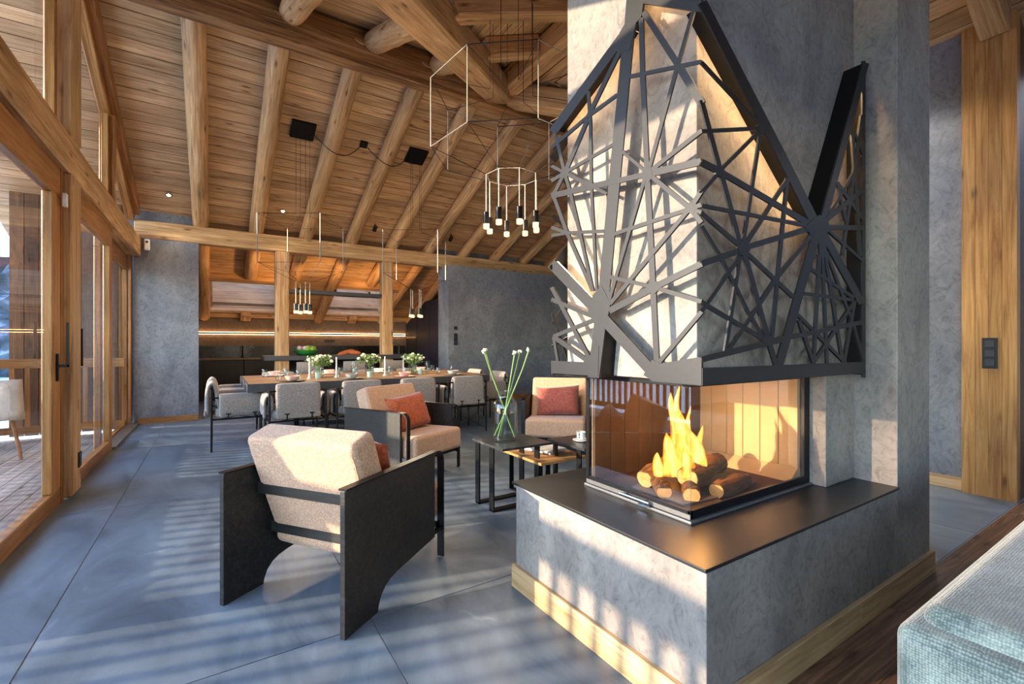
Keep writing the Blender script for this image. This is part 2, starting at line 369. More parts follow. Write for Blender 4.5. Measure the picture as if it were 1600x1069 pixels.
def ribbon(path, th, a, b, axis='x', r=3):
    """thick cloth strip following a path in the plane across `axis`, from a to b along that axis"""
    P = [Vector((p[0], p[1])) for p in path]; L_, R_ = [], []
    for i, p in enumerate(P):
        d = (P[min(i+1, len(P)-1)]-P[max(i-1, 0)]).normalized(); n = Vector((-d.y, d.x))
        L_.append(p+n*th/2); R_.append(p-n*th/2)
    mb = MB(); K = len(P); f = {'x': lambda u, v, w: (w, u, v), 'y': lambda u, v, w: (u, w, v)}[axis]
    for w in [a+(b-a)*t for t in (0, .06, .5, .94, 1)]:
        ins = .25*th if w in (a, b) else 0
        for i in range(K):
            q = L_[i].lerp(R_[i], ins/th); mb.v.append(f(q.x, q.y, w))
        for i in range(K-1, -1, -1):
            q = R_[i].lerp(L_[i], ins/th); mb.v.append(f(q.x, q.y, w))
    n = 2*K
    for s in range(4):
        for i in range(n): mb.f.append((s*n+i, s*n+(i+1) % n, (s+1)*n+(i+1) % n, (s+1)*n+i))
    for i in range(K-1):
        mb.f.append((i, n-1-i, n-2-i, i+1)[::-1]); mb.f.append((4*n+i, 4*n+n-1-i, 4*n+n-2-i, 4*n+i+1))
    bm = bmesh.new(); vs = [bm.verts.new(p) for p in mb.v]
    for q in mb.f:
        try: bm.faces.new([vs[i] for i in q])
        except ValueError: pass
    bmesh.ops.recalc_face_normals(bm, faces=bm.faces[:])
    bm.verts.index_update(); out = MB(); out.v = [tuple(v.co) for v in bm.verts]; out.f = [tuple(v.index for v in q.verts) for q in bm.faces]; bm.free()
    return out
HOOD_LEFT = [[(1770,2211),(1319,2425),(1356,2465),(1824,2256)],[(1329,2486),(1473,1444),(1408,1433),(1271,2449)],[(1474,1445),(1543,1056),(1471,1054),(1406,1432)],[(1251,2471),(1244,2249),(1221,2238),(1227,2457)],[(1245,2257),(1221,1845),(1197,1838),(1220,2245)],[(1223,1845),(1204,1560),(1177,1556),(1195,1838)],[(1204,1564),(1176,1118),(1151,1120),(1177,1561)],[(1241,2481),(1076,2185),(1053,2186),(1215,2478)],[(1082,2192),(988,2014),(961,2016),(1052,2192)],[(1011,2360),(1082,2192),(1068,2181),(998,2348)],[(1082,2192),(1211,1861),(1195,1852),(1068,2181)],[(1294,2255),(973,2151),(976,2165),(1298,2272)],[(1551,2323),(1536,2181),(1518,2174),(1532,2315)],[(1536,2181),(1530,1894),(1512,1889),(1518,2174)],[(1530,1894),(1495,1430),(1478,1429),(1512,1890)],[(1528,2199),(1338,2388),(1357,2405),(1551,2216)],[(1533,2199),(1360,2215),(1371,2230),(1546,2216)],[(1546,2216),(1813,2170),(1796,2152),(1533,2200)],[(1555,2203),(1712,2020),(1686,2004),(1532,2187)],[(1692,2006),(1760,2208),(1784,2214),(1715,2009)],[(1698,1999),(1386,2020),(1396,2034),(1710,2016)],[(1698,2012),(1798,2078),(1810,2068),(1709,2003)],[(1710,2016),(1811,2007),(1798,1990),(1697,1999)],[(1714,2014),(1793,1939),(1770,1926),(1693,2001)],[(1710,2001),(1520,1884),(1509,1896),(1697,2014)],[(1520,1885),(1429,1827),(1420,1837),(1510,1895)],[(1715,2009),(1673,1906),(1651,1905),(1692,2006)],[(1673,1907),(1605,1700),(1584,1699),(1651,1904)],[(1605,1700),(1521,1431),(1501,1432),(1584,1699)],[(1799,1911),(1410,1863),(1417,1889),(1810,1941)],[(1410,1864),(1206,1838),(1212,1859),(1417,1887)],[(1205,1835),(971,1807),(978,1832),(1213,1863)],[(1800,1922),(1697,1720),(1673,1721),(1774,1921)],[(1697,1720),(1521,1429),(1500,1434),(1673,1721)],[(1676,1726),(1800,1779),(1809,1766),(1684,1713)],[(1682,1727),(1806,1738),(1802,1723),(1678,1713)],[(1679,1712),(1439,1672),(1440,1686),(1681,1727)],[(1202,1855),(1333,1985),(1345,1979),(1212,1849)],[(1201,1844),(970,1916),(979,1931),(1213,1860)],[(1214,1847),(1025,1665),(1012,1675),(1200,1857)],[(1223,1850),(1426,1371),(1408,1366),(1208,1842)],[(1011,1664),(967,1714),(982,1726),(1026,1676)],[(1015,1662),(972,1665),(977,1680),(1021,1678)],[(1021,1665),(977,1641),(972,1652),(1016,1676)],[(1026,1667),(982,1608),(967,1615),(1010,1674)],[(1021,1677),(1391,1663),(1384,1647),(1016,1663)],[(1033,1672),(1414,1374),(1397,1362),(1021,1660)],[(1169,1403),(968,1463),(978,1483),(1182,1425)],[(1182,1425),(1418,1351),(1401,1327),(1168,1402)],[(1173,1420),(1411,1491),(1416,1476),(1177,1407)],[(1178,1406),(976,1337),(971,1351),(1172,1421)],[(1833,1582),(1538,1354),(1492,1381),(1776,1607)],[(1468,1294),(1200,1079),(1163,1109),(1420,1323)],[(1781,1229),(1494,1299),(1503,1315),(1792,1246)],[(1797,1229),(1552,1118),(1535,1135),(1776,1246)],[(1797,1236),(1764,1113),(1745,1115),(1777,1238)],[(1815,1475),(1538,1126),(1516,1134),(1788,1481)],[(1810,1411),(1523,1316),(1514,1331),(1799,1427)],[(1144,1129),(967,1306),(979,1315),(1159,1138)],[(1303,2663),(974,2414),(974,2326),(1009,2350),(1226,2509),(1236,2465),(1263,2456),(1293,2367),(1337,2380),(1369,2402),(1351,2466),(1323,2486)],[(1511,1412),(1455,1451),(1402,1370),(1413,1328),(1440,1265),(1503,1292),(1539,1347)],[(1804,1119),(1569,1120),(1535,1144),(1471,1195),(1475,1063),(1804,1058)],[(1184,1142),(1146,1129),(973,1158),(973,1061),(1181,1060),(1225,1082)],[(1231,1880),(1190,1872),(1181,1833),(1200,1814),(1231,1833)],[(1040,1685),(1014,1694),(997,1665),(1004,1649),(1035,1661)],[(1200,1431),(1160,1434),(1146,1408),(1175,1387),(1206,1405)]]
HOOD_RIGHT = [[(1371,2344),(1864,1943),(1924,1972),(1415,2375)],[(1864,1943),(2146,1705),(2217,1732),(1925,1972)],[(2648,2569),(2228,1750),(2285,1752),(2719,2585)],[(2643,2573),(2643,1039),(2679,1037),(2679,2585)],[(1381,2149),(1739,2028),(1755,2040),(1394,2161)],[(1388,1914),(1761,2018),(1759,2032),(1387,1927)],[(1376,2021),(1456,1858),(1481,1867),(1400,2032)],[(1456,1858),(1547,1677),(1573,1685),(1481,1867)],[(1546,1677),(1606,1551),(1633,1559),(1573,1685)],[(1499,1818),(1396,1828),(1380,1805),(1482,1794)],[(1482,1796),(2108,1700),(2133,1724),(1499,1816)],[(1747,2022),(1487,1813),(1502,1807),(1764,2016)],[(1745,2017),(1626,1571),(1646,1571),(1766,2021)],[(1482,1807),(1380,1715),(1396,1710),(1499,1802)],[(1388,1663),(2095,1693),(2101,1709),(1391,1676)],[(1383,1638),(1612,1551),(1628,1564),(1396,1650)],[(1382,1597),(1483,1510),(1499,1517),(1397,1604)],[(1482,1510),(1668,1306),(1687,1312),(1499,1517)],[(1669,1306),(1768,1216),(1787,1223),(1687,1313)],[(1637,1542),(2138,1681),(2124,1703),(1627,1561)],[(1395,1463),(1626,1533),(1613,1554),(1384,1482)],[(1940,1871),(1634,1565),(1655,1560),(1965,1868)],[(1936,1862),(1877,1550),(1901,1551),(1960,1865)],[(1877,1550),(1821,1220),(1844,1219),(1901,1551)],[(2146,1680),(1850,1461),(1872,1453),(2172,1673)],[(1849,1460),(1527,1177),(1546,1169),(1873,1453)],[(1644,1534),(1983,1387),(2004,1400),(1661,1546)],[(1606,1525),(1381,1316),(1398,1309),(1626,1519)],[(1606,1522),(1515,1174),(1534,1172),(1626,1522)],[(1628,1525),(1783,1222),(1818,1227),(1660,1534)],[(1785,1222),(1845,1117),(1877,1122),(1816,1227)],[(1384,1335),(1779,1208),(1794,1222),(1395,1348)],[(2164,1698),(1854,1121),(1911,1111),(2233,1698)],[(2199,1691),(2605,1388),(2674,1408),(2255,1713)],[(2196,1685),(2219,1577),(2283,1587),(2259,1697)],[(2203,1588),(2152,1118),(2177,1117),(2229,1590)],[(2230,1591),(2274,1115),(2298,1115),(2253,1594)],[(2255,1592),(2421,1120),(2450,1121),(2281,1597)],[(2269,1604),(2536,1289),(2561,1293),(2291,1611)],[(2535,1289),(2640,1124),(2668,1127),(2562,1293)],[(2129,1515),(2539,1414),(2558,1428),(2144,1528)],[(2078,1406),(2546,1401),(2551,1417),(2081,1420)],[(2548,1410),(2150,1125),(2173,1116),(2577,1403)],[(2547,1407),(2434,1116),(2463,1113),(2578,1406)],[(1393,1139),(1805,1194),(1795,1216),(1386,1158)],[(1805,1194),(1938,1212),(1928,1234),(1795,1216)],[(1936,1215),(2666,1299),(2656,1319),(1930,1231)],[(2020,1317),(2437,1115),(2460,1125),(2039,1326)],[(2027,1297),(2148,1119),(2175,1122),(2052,1302)],[(2268,1705),(2661,1754),(2662,1779),(2269,1727)],[(2282,1739),(2677,1951),(2645,1962),(2255,1750)],[(2290,1753),(2674,2115),(2649,2116),(2270,1756)],[(2536,2203),(2648,2116),(2674,2127),(2561,2214)],[(2521,2196),(2611,1624),(2640,1628),(2549,2203)],[(2365,1928),(2646,1794),(2676,1807),(2391,1941)],[(2372,1926),(2455,1770),(2481,1776),(2397,1933)],[(2625,2306),(2420,1606),(2446,1607),(2654,2312)],[(2272,1704),(2644,1598),(2663,1610),(2288,1715)],[(2082,1691),(2137,1725),(2210,1761),(2280,1754),(2310,1722),(2262,1673),(2148,1659)],[(1390,1119),(2661,1113),(2661,1059),(1390,1061)],[(1461,1812),(1487,1831),(1521,1811),(1498,1786),(1465,1788)],[(1595,1552),(1620,1574),(1661,1572),(1678,1552),(1652,1526),(1607,1526)],[(1747,1217),(1800,1237),(1847,1220),(1819,1193)],[(1720,2022),(1760,2049),(1791,2018),(1747,1997)]]
# ================================================================== THE SETTING
def struct(o, label, cat):
    return tag(o, label, cat, kind='structure')
def sframe(name, label, origin, x, y):
    x = Vector(x).normalized(); y = Vector(y).normalized(); z = x.cross(y)
    M = Matrix((x, y, z)).transposed().to_4x4(); M.translation = Vector(origin)
    return M
# ---- stone floor: large slate tiles on a recessed grout bed
fl = obj('floor', MB().box(-1.0, 9.2, -3.5, 12.6, -.08, -.004), 'grout'); struct(fl, 'floor of large blue grey slate tiles', 'floor')
FX, FY, _ = fl.location; FZ = fl.location.z
sx = [-1.0, -.605, .578, 1.735, 2.9, 4.07, 5.24, 6.41, 7.58, 9.2]
def tile(x0, x1, y0, y1):
    o = obj('tile', MB().box(x0+.003, x1-.003, y0+.003, y1-.003, -.03, 0), 'floor_slate', fl)
    o.location -= fl.location
for i in range(len(sx)-1):
    a, b = sx[i], sx[i+1]
    ys = [-3.5, -2.77, -.37, 2.035, 4.435, 6.835, 9.235, 11.0, 12.6] if i not in (1,) else [-3.5, -2.77, -.37, 2.0, 4.435, 6.835, 9.235, 11.0, 12.6]
    for k in range(len(ys)-1):
        y0, y1 = ys[k], ys[k+1]
        if a >= 1.2 and y1 <= .88: continue
        if a >= 1.2 and y0 < .88: y0 = .88
        if b > 1.2 and a < 1.2 and y1 <= .88: tile(a, 1.2, y0, y1); continue
        if b > 1.2 and a < 1.2 and y0 < .88:
            tile(a, 1.2, y0, .88); y0 = .88
        tile(a, b, y0, y1)
# ---- plank floor in front of the hearth
pf = obj('floor', MB().box(1.2, 9.2, -3.5, .878, -.06, -.003), 'roof_deck'); struct(pf, 'dark brown oak plank floor beside the sofa', 'floor')
y = .876
k = 0
while y > -3.4:
    x = 1.2; first = 1.1+.9*random.random()
    while x < 9.2:
        x1 = min(9.2, x+(first if x == 1.2 else 2.2))
        o = beam('plank', (x+.0015, y-.1, -.012), (x1-.0015, y-.1, -.012), .197, .024, 'dark_plank', pf); o.matrix_basis.translation -= pf.location
        x = x1
    y -= .2
# ---- roof: back slope falling to the kitchen
m_ = .405; ca, sa = math.cos(math.atan(m_)), math.sin(math.atan(m_))
ceil = bpy.data.objects.new('ceiling', None)
def zroof(Y): return 3.29+m_*(8.87-Y)
# deck boxes in slope coordinates (u along x, v down the slope from Y=8.87)
SKY = [(-.05, 1.29, 10.68, 11.98), (2.31, 3.62, 10.68, 11.98)]
def V(Y): return (Y-8.87)/ca
def slope_obj(mb, mat, M, name='ceiling', **kw):
    o = obj(name, mb, mat, None, center=False, **kw); o.matrix_basis = M; return o
M1 = sframe('b', '', (0, 8.87, 3.29), (1, 0, 0), (0, ca, -sa))
x_lo, x_hi = -2.6, 9.2
d = MB(); T0, T1 = .025, .10
d.box(x_lo, x_hi, V(5.28), V(10.68), T0, T1); d.box(x_lo, x_hi, V(11.98), V(12.7), T0, T1)
for a, b in ((x_lo, -.05), (1.29, 2.31), (3.62, x_hi)): d.box(a, b, V(10.68), V(11.98), T0, T1)
ceil = slope_obj(d, 'roof_deck', M1); struct(ceil, 'sloping timber plank ceiling falling towards the kitchen', 'ceiling')
def planks(parent, v0, v1, spans, w=.165, name='plank'):
    v = v0
    while v < v1-.02:
        ve = min(v+w, v1)
        for a, b in spans(v, ve):
            if b-a > .03: beam(name, (a, (v+ve)/2, .012), (b, (v+ve)/2, .012), ve-v-.011, .022, 'ceiling_wood', parent)
        v = ve
def sp_back(v, ve):
    Yc = 8.87+(v+ve)/2*ca
    out = [(x_lo, x_hi)]
    for X0, X1, Y0, Y1 in SKY:
        if Y0 < Yc < Y1: out = [q for a, b in out for q in ((a, min(b, X0)), (max(a, X1), b)) if q[1] > q[0]]
    return out
planks(ceil, V(5.28), V(12.5), sp_back)
# front slope, running down towards the camera, cut by the valleys of the cross gable
s4, c4 = math.sin(math.atan(.4)), math.cos(math.atan(.4)); s5, c5 = math.sin(math.atan(.5)), math.cos(math.atan(.5))
M2 = sframe('f', '', (0, 5.28, 4.744), (-1, 0, 0), (0, -c4, -s4))
XR = 3.2
d = MB().prism([(-XR, 0), (2.6, 0), (2.6, 5.8/c4), (2.6-.02, 5.8/c4), ], 'z', T0, T1) if False else MB()
d.prism([(-XR, 0), (2.6, 0), (2.6, 5.8/c4)], 'z', T0, T1)
d.prism([(-XR, 0), (-9.2, 4.9/c4), (-9.2, 0)], 'z', T0, T1)
c2 = slope_obj(d, 'roof_deck', M2); struct(c2, 'plank ceiling on the camera side of the ridge', 'ceiling')
def sp_front(v, ve):
    Yc = 5.28-(v+ve)/2*c4; xv = XR-(5.28-Yc); xr = XR+(5.28-Yc)/1.25
    return [(-xv, 2.6), (-9.2, -xr)]
planks(c2, 0, 4.6/c4, sp_front)
M3 = sframe('l', '', (XR, 0, 4.744), (0, 1, 0), (-c4, 0, -s4))
d = MB().prism([(5.28, 0), (-3.5, 0), (-3.5, 4.3/c4), (.98, 4.3/c4)], 'z', T0, T1)
c3 = slope_obj(d, 'roof_deck', M3); struct(c3, 'left plank slope of the cross gable above the hearth', 'ceiling')
planks(c3, 0, 4.3/c4, lambda v, ve: [(-3.5, 5.28-(v+ve)/2*c4)])
M4 = sframe('r', '', (XR, 0, 4.744), (0, -1, 0), (c5, 0, -s5))
d = MB().prism([(-5.28, 0), (3.5, 0), (3.5, 2.6/c5), (-5.28+2.6*1.25, 2.6/c5)], 'z', T0, T1)
c4o = slope_obj(d, 'roof_deck', M4); struct(c4o, 'right plank slope of the cross gable above the passage', 'ceiling')
planks(c4o, 0, 2.6/c5, lambda v, ve: [(-(5.28-1.25*(v+ve)/2*c5), 3.5)])

# ridge cap above the ridge beam
o = obj('ceiling', MB().box(-2.6, 9.2, 5.0, 5.56, 4.80, 4.9).box(-2.6, 9.2, 5.24, 5.40, 4.69, 4.82), 'roof_deck'); struct(o, 'dark ridge cap along the roof peak', 'ceiling')
# ---- timber frame
def tbeam(name, p0, p1, w, h, label, cat='beam', rnd=False, group=None, up=(0, 0, 1), mat='beam_wood', bevel=.012):
    o = beam(name, p0, p1, w, h, mat, None, up, bevel if not rnd else 0, rnd); return tag(o, label, cat, group)
ords = ['first', 'second', 'third', 'fourth', 'fifth', 'sixth', 'seventh', 'eighth', 'ninth', 'tenth', 'eleventh', 'twelfth']
RX = [-.17+.782*i for i in range(11)]
rn = 0.105
def rp(X, Y, off=rn): return (X, Y-off*sa, zroof(Y)-off*ca)
for i, X in enumerate(RX):
    cut = any(a < X < b for a, b, _, _ in SKY)
    lab = 'round log rafter on the back slope, %s from the glass wall' % ords[i]
    if not cut:
        tbeam('rafter', rp(X, 5.3), rp(X, 12.27), .225, .225, lab, 'rafter', True, 'log rafters of the back slope')
    else:
        tbeam('rafter', rp(X, 5.3), rp(X, 10.45), .225, .225, lab, 'rafter', True, 'log rafters of the back slope')
        tbeam('rafter', rp(X, 12.02), rp(X, 12.27), .2, .2, 'short rafter stub under the %s kitchen skylight' % ('left' if X < 1 else 'right'), 'rafter', False, 'log rafters of the back slope')
tbeam('ridge_beam', (-1.0, 5.32, 4.5), (9.0, 5.32, 4.5), .17, .40, 'heavy ridge beam running across below the roof peak', mat='old_wood')
tbeam('tie_beam', (-1.0, 8.97, 2.935), (9.0, 8.97, 2.935), .2, .27, 'long squared beam between living room and kitchen')
for X, lb in ((1.0, 'squared timber post left of the kitchen bar'), (2.845, 'squared timber post at the right of the kitchen bar')):
    tbeam('timber_post', (X, 8.97, 0), (X, 8.97, 2.80), .215, .2, lb, 'post')
# front slope logs (run down to the camera), cross gable members
def fz(Y): return 4.744-.4*(5.28-Y)
for i, X in enumerate((-.17, .67, 1.52, 2.3)):
    ye = 5.28-(XR-X)+.15
    tbeam('rafter', (X, 5.22, fz(5.22)-.13), (X, ye, fz(ye)-.13), .24, .24, 'round log rafter on the camera side of the ridge, %s from the glass wall' % ords[i], 'rafter', True, 'log rafters of the front slope')
tbeam('valley_beam', (3.2, 5.24, 4.52), (-.92, 1.12, 2.872), .30, .28, 'thick squared valley beam slanting down from the ridge to the left', bevel=.02)
tbeam('cross_ridge_beam', (3.2, 5.22, 4.55), (3.2, -2.0, 4.55), .22, .26, 'squared ridge beam of the cross gable running to the chimney')
tbeam('valley_beam', (3.3, 5.2, 4.50), (5.2, 2.83, 3.55), .26, .26, 'squared valley beam slanting down behind the chimney')
for i, Y in enumerate((3.55, 4.3)):
    xe = XR-(5.28-Y)+.2
    tbeam('rafter', (3.1, Y, 4.744-.04-.11), (xe, Y, 4.744-.4*(XR-xe)-.11), .18, .2, 'squared rafter above the pendant lamp, %s one from the ridge' % ('second' if i == 0 else 'first'), 'rafter', False, 'rafters of the cross gable')
for i, Y in enumerate((1.0, 2.2, 3.4)):
    tbeam('rafter', (3.3, Y, 4.744-.05-.11), (5.13, Y, 4.744-.5*1.93-.11), .17, .2, ['short squared rafter ending on the tall timber wall post', 'squared rafter over the passage behind the chimney wing', 'squared rafter deep behind the chimney'][i], 'rafter', False, 'rafters of the right slope', bevel=.01)

# ---- walls
o = obj('wall_back', MB().box(-1.0, -.2, 8.88, 9.05, 0, 2.8).box(-1.15, -.2, 9.0, 9.05, 2.8, 3.3), 'wall_plaster'); struct(o, 'grey plaster wall stub beside the glass doors', 'wall')
o = obj('wall_partition', MB().box(4.0, 9.2, 8.6, 9.1, 0, 2.81).box(4.0, 9.2, 9.075, 9.12, 2.8, 3.24), 'wall_plaster'); struct(o, 'dark grey plaster partition behind the armchair', 'wall')
o = obj('wall_kitchen', MB().box(-1.1, 9.2, 12.3, 12.5, 0, 2.0), 'kitchen_plaster'); struct(o, 'kitchen back wall in warm grey plaster', 'wall')
o = obj('wall_right', MB().box(9.0, 9.2, -3.5, 12.5, 0, 5), 'wall_plaster'); struct(o, 'far right wall out of sight', 'wall')
o = obj('wall_kitchen_left', MB().box(-1.2, -.9, 9.05, 12.5, 0, 3.4), 'wall_plaster'); struct(o, 'left kitchen side wall', 'wall')
o = obj('wall_passage', MB().box(5.18, 5.4, 1.2, 4.2, 0, 3.76), 'wall_plaster'); struct(o, 'grey plaster passage wall beside the tall timber post', 'wall')
o = obj('wall_rear', MB().box(-1.0, 1.4, -3.6, -3.5, 0, 5).box(3.2, 9.2, -3.6, -3.5, 0, 5).box(1.4, 3.2, -3.6, -3.5, 0, .9).box(1.4, 3.2, -3.6, -3.5, 2.2, 5), 'wall_plaster'); struct(o, 'rear wall behind the camera with a wide window opening', 'wall')
def bb(n, p0, p1, lab, mat='window_wood', h=.09):
    o = beam(n, p0, p1, .018, h, mat, None, bevel=.003); struct(o, lab, 'baseboard')
bb('baseboard_back', (-.95, 8.858, .045), (-.2, 8.858, .045), 'wooden baseboard under the grey wall stub')
bb('baseboard_partition', (4.0, 8.588, .045), (9.0, 8.588, .045), 'wooden baseboard under the dark partition')
bb('baseboard_passage', (5.168, 1.2, .05), (5.168, 4.2, .05), 'pale wooden baseboard of the passage wall', 'pale_wood', .1)
# tall glued timber wall post with its boards
tp = thing('timber_wall_post', 'tall wide honey coloured timber post with a black switch', 'post', (5.11, 1.04, 0))
xs = [-.155, -.075, .0, .075, .155]
for i in range(4):
    beam('board', (.05-.001*(i % 2), (xs[i]+xs[i+1])/2, 0), (.05-.001*(i % 2), (xs[i]+xs[i+1])/2, 3.74), .10, xs[i+1]-xs[i]-.0015, 'post_wood', tp)
beam('core', (.25, 0, 0), (.25, 0, 3.74), .31, .305, 'dark_plank', tp, up=(0, 1, 0))

# ---- glass wall on the left
XW = -.95
def fr(name, parent, p0, p1, w, h, mat='window_wood', bevel=.006): return beam(name, p0, p1, w, h, mat, parent, bevel=bevel)
tr = beam('trim_1', (-1.01, -3.4, 2.66), (-1.01, 8.95, 2.66), .18, .28, 'beam_wood', None, bevel=.015); struct(tr, 'heavy horizontal transom beam over the sliding glass doors', 'trim')
po = beam('trim_2', (-1.0, 4.98, 0.02), (-1.0, 4.98, 2.52), .17, .28, 'beam_wood', None, up=(0, 1, 0), bevel=.012); po.matrix_basis = frame((-1.0, 4.98, .02), (-1.0, 4.98, 2.52), (0, 1, 0)); struct(po, 'timber post between the two sliding glass doors', 'post')
po2 = beam('trim_3', (-1.0, 5.0, 2.80), (-1.0, 5.0, 4.55), .17, .28, 'beam_wood', None, up=(0, 1, 0), bevel=.012); struct(po2, 'timber post above the transom between the gable windows', 'post')
po3 = beam('trim_4', (-1.02, 6.98, 2.80), (-1.02, 6.98, 3.82), .14, .10, 'window_wood', None, up=(0, 1, 0), bevel=.008); struct(po3, 'slim mullion of the gable glazing near the back wall', 'trim')
def slider(n, y0, y1, xc, lab, z0=.0, z1=2.52, rail=.12, stile=.14, handle=None, t=.06):
    w = thing('window_%d' % n, lab, 'window', (xc, (y0+y1)/2, 0), 0, None, 'structure'); h = (y1-y0)/2
    fr('bottom_rail', w, (0, -h, z0+rail/2), (0, h, z0+rail/2), t, rail)
    fr('top_rail', w, (0, -h, z1-.11), (0, h, z1-.11), t, .22)
    for yy in (-h+stile/2, h-stile/2):
        q = beam('stile', (0, yy, z0+rail), (0, yy, z1-.22), t, stile, 'window_wood', w, up=(0, 1, 0), bevel=.006)
    g = obj('pane', MB().box(-.006, .006, -h+stile, h-stile, z0+rail, z1-.22), 'pane_glass', w)
    return w
w1 = slider(1, 2.72, 4.78, -1.0, 'large sliding glass door nearest the camera with a black handle', stile=.2)
beam('jamb', (0.0, 1.06, 0), (0.0, 1.06, 2.52), .07, .06, 'window_wood', w1, up=(0, 1, 0))
def handle(w, y, z0, z1, xo, side):
    hn = obj('handle', MB().box(xo, xo+.03, y-.012, y+.012, z0, z1).box(xo-.04, xo+.03, y-.012, y+.012, z0, z0+.03), 'black_metal', w, bevel=.004)
    return hn
# handles: backplate, stub and lever
hb = obj('handle', MB().box(.03, .045, .905, .935, .93, 1.13).box(.045, .10, .91, .93, 1.03, 1.05).box(.085, .10, .91, .93, 1.03, 1.36), 'black_metal', w1, bevel=.003)
w2 = slider(2, 5.12, 6.9, -1.0, 'second sliding glass door with a slim black lever')
obj('handle', MB().box(.03, .09, -.86, -.84, 1.02, 1.04).box(.075, .09, -.86, -.84, 1.02, 1.33), 'black_metal', w2, bevel=.003)
w3 = slider(3, 6.9, 8.87, -1.1, 'recessed fixed glass panel next to the grey wall', rail=.05, stile=.06)
sill = obj('sill', MB().box(.03, .16, -.98, .98, .0, .03), 'alu', w3)
beam('jamb', (.06, .975, .03), (.06, .975, 2.52), .03, .17, 'window_wood', w3, up=(0, 1, 0))
w4 = slider(4, -3.3, .6, -1.0, 'glass panel of the long glass wall beside the camera')
# gable glazing above the transom
g5 = thing('window_5', 'pair of tall gable windows above the sliding doors', 'window', (-1.03, 5.0, 0), 0, None, 'structure')
def gab(poly, parent):
    obj('pane', MB().prism([(a-5.0, b) for a, b in poly], 'x', -.006, .006), 'pane_glass', parent)
gab([(1.6, 2.8), (4.84, 2.8), (4.84, 4.48), (1.6, 3.2)], g5); gab([(5.14, 2.8), (6.93, 2.8), (6.93, 3.82), (5.14, 4.5)], g5)
for yy in (4.81, 5.17, 6.9):
    beam('stile', (0, yy-5.0, 2.8), (0, yy-5.0, zroof(max(yy, 5.3))-.28), .06, .06, 'window_wood', g5, up=(0, 1, 0), bevel=.004)
beam('rail', (0, -3.4, 2.83), (0, 1.93, 2.83), .06, .05, 'window_wood', g5)
g6 = thing('window_6', 'small triangular gable window tucked under the roof slope', 'window', (-1.03, 8.0, 0), 0, None, 'structure')
gab_ = obj('pane', MB().prism([(-.97, 2.8), (.5, 2.8), (.5, 3.12), (-.97, 3.78)], 'x', -.006, .006), 'pane_glass', g6)
beam('rail', (0, -.97, 2.83), (0, .8, 2.83), .06, .05, 'window_wood', g6)
st = beam('trim_5', (-.98, 5.28, zroof(5.28)-.10), (-.98, 8.87, zroof(8.87)-.10), .11, .16, 'window_wood', None, up=(0, sa, ca), bevel=.01); struct(st, 'sloping head trim of the gable glazing along the roof', 'trim')
st = beam('trim_6', (-1.04, 5.28, zroof(5.28)-.21), (-1.04, 8.87, zroof(8.87)-.21), .10, .09, 'window_wood', None, up=(0, sa, ca), bevel=.01); struct(st, 'inner sloping frame of the gable glazing', 'trim')
st = beam('trim_7', (-1.0, 5.28, fz(5.28)-.1), (-1.0, .98, fz(.98)-.1), .12, .16, 'window_wood', None, bevel=.01); struct(st, 'sloping head trim of the gable glazing towards the camera', 'trim')
# kitchen skylights: pale shaft boards and a pane on top
for i, (X0, X1, Y0, Y1) in enumerate(SKY):
    sk = thing('window_%d' % (7+i), ['left', 'right'][i]+' kitchen skylight with a pale timber shaft', 'window', (0, 0, 0), 0, None, 'structure'); sk.matrix_basis = M1
    v0, v1 = V(Y0), V(Y1)
    obj('shaft_board', MB().box(X0, X0+.03, v0, v1, -.02, 1.1), 'skylight_wood', sk); obj('shaft_board', MB().box(X1-.03, X1, v0, v1, -.02, 1.1), 'skylight_wood', sk)
    obj('shaft_board', MB().box(X0, X1, v0-.03, v0, -.02, 1.1), 'skylight_wood', sk); obj('shaft_board', MB().box(X0, X1, v1, v1+.03, -.02, 1.1), 'skylight_wood', sk)
    obj('lining', MB().box(X0-.02, X1+.02, v1, v1+.1, -.1, -.0), 'skylight_wood', sk)
    obj('header', MB().box(X0-.05, X1+.05, v0-.14, v0, -.16, -.0), 'beam_wood', sk)
    obj('pane', MB().box(X0, X1, v0, v1, 1.08, 1.09), 'pane_glass', sk)
# eave board above the kitchen wall
o = beam('trim_8', (-.9, 12.2, 1.86), (9, 12.2, 1.86), .03, .12, 'ceiling_wood', None); struct(o, 'fascia board between the kitchen rafters', 'trim')

o = obj('trim_9', MB().box(-1.14, -1.0, -3.5, 8.87, -.08, -.002), 'alu'); struct(o, 'aluminium threshold under the sliding doors', 'trim')
# ---- outside: balcony, railing, ground, mountain
dk = thing('balcony_deck', 'grey weathered balcony deck outside the glass doors', 'deck', (-2.1, 2.5, -.05))
for k in range(14):
    xx = -.98+k*.145
    beam('plank', (xx-.9+.0, -6.5, 0), (xx-.9+.0, 6.0, 0), .138, .03, 'deck_wood', dk) if False else beam('plank', (-.98+k*.146, -6.5, 0), (-.98+k*.146, 6.0, 0), .138, .03, 'deck_wood', dk)
rl = thing('balcony_railing', 'wooden balcony railing with square balusters outside the glass', 'railing', (-3.05, 2.2, 0))
beam('top_rail', (0, -6.3, 1.02), (0, 6.25, 1.02), .06, .15, 'window_wood', rl); beam('handrail', (0, -6.3, 1.11), (0, 6.25, 1.11), .14, .04, 'window_wood', rl)
beam('bottom_rail', (0, -6.3, .09), (0, 6.25, .09), .05, .09, 'window_wood', rl)
k = 0
yy = -6.2
while yy < 6.2:
    beam('baluster', (0, yy, .1), (0, yy, .98), .03, .048, 'window_wood', rl, up=(0, 1, 0)); yy += .14
r2 = thing('balcony_railing', 'short wooden railing closing the far end of the balcony', 'railing', (-2.05, 8.42, 0))
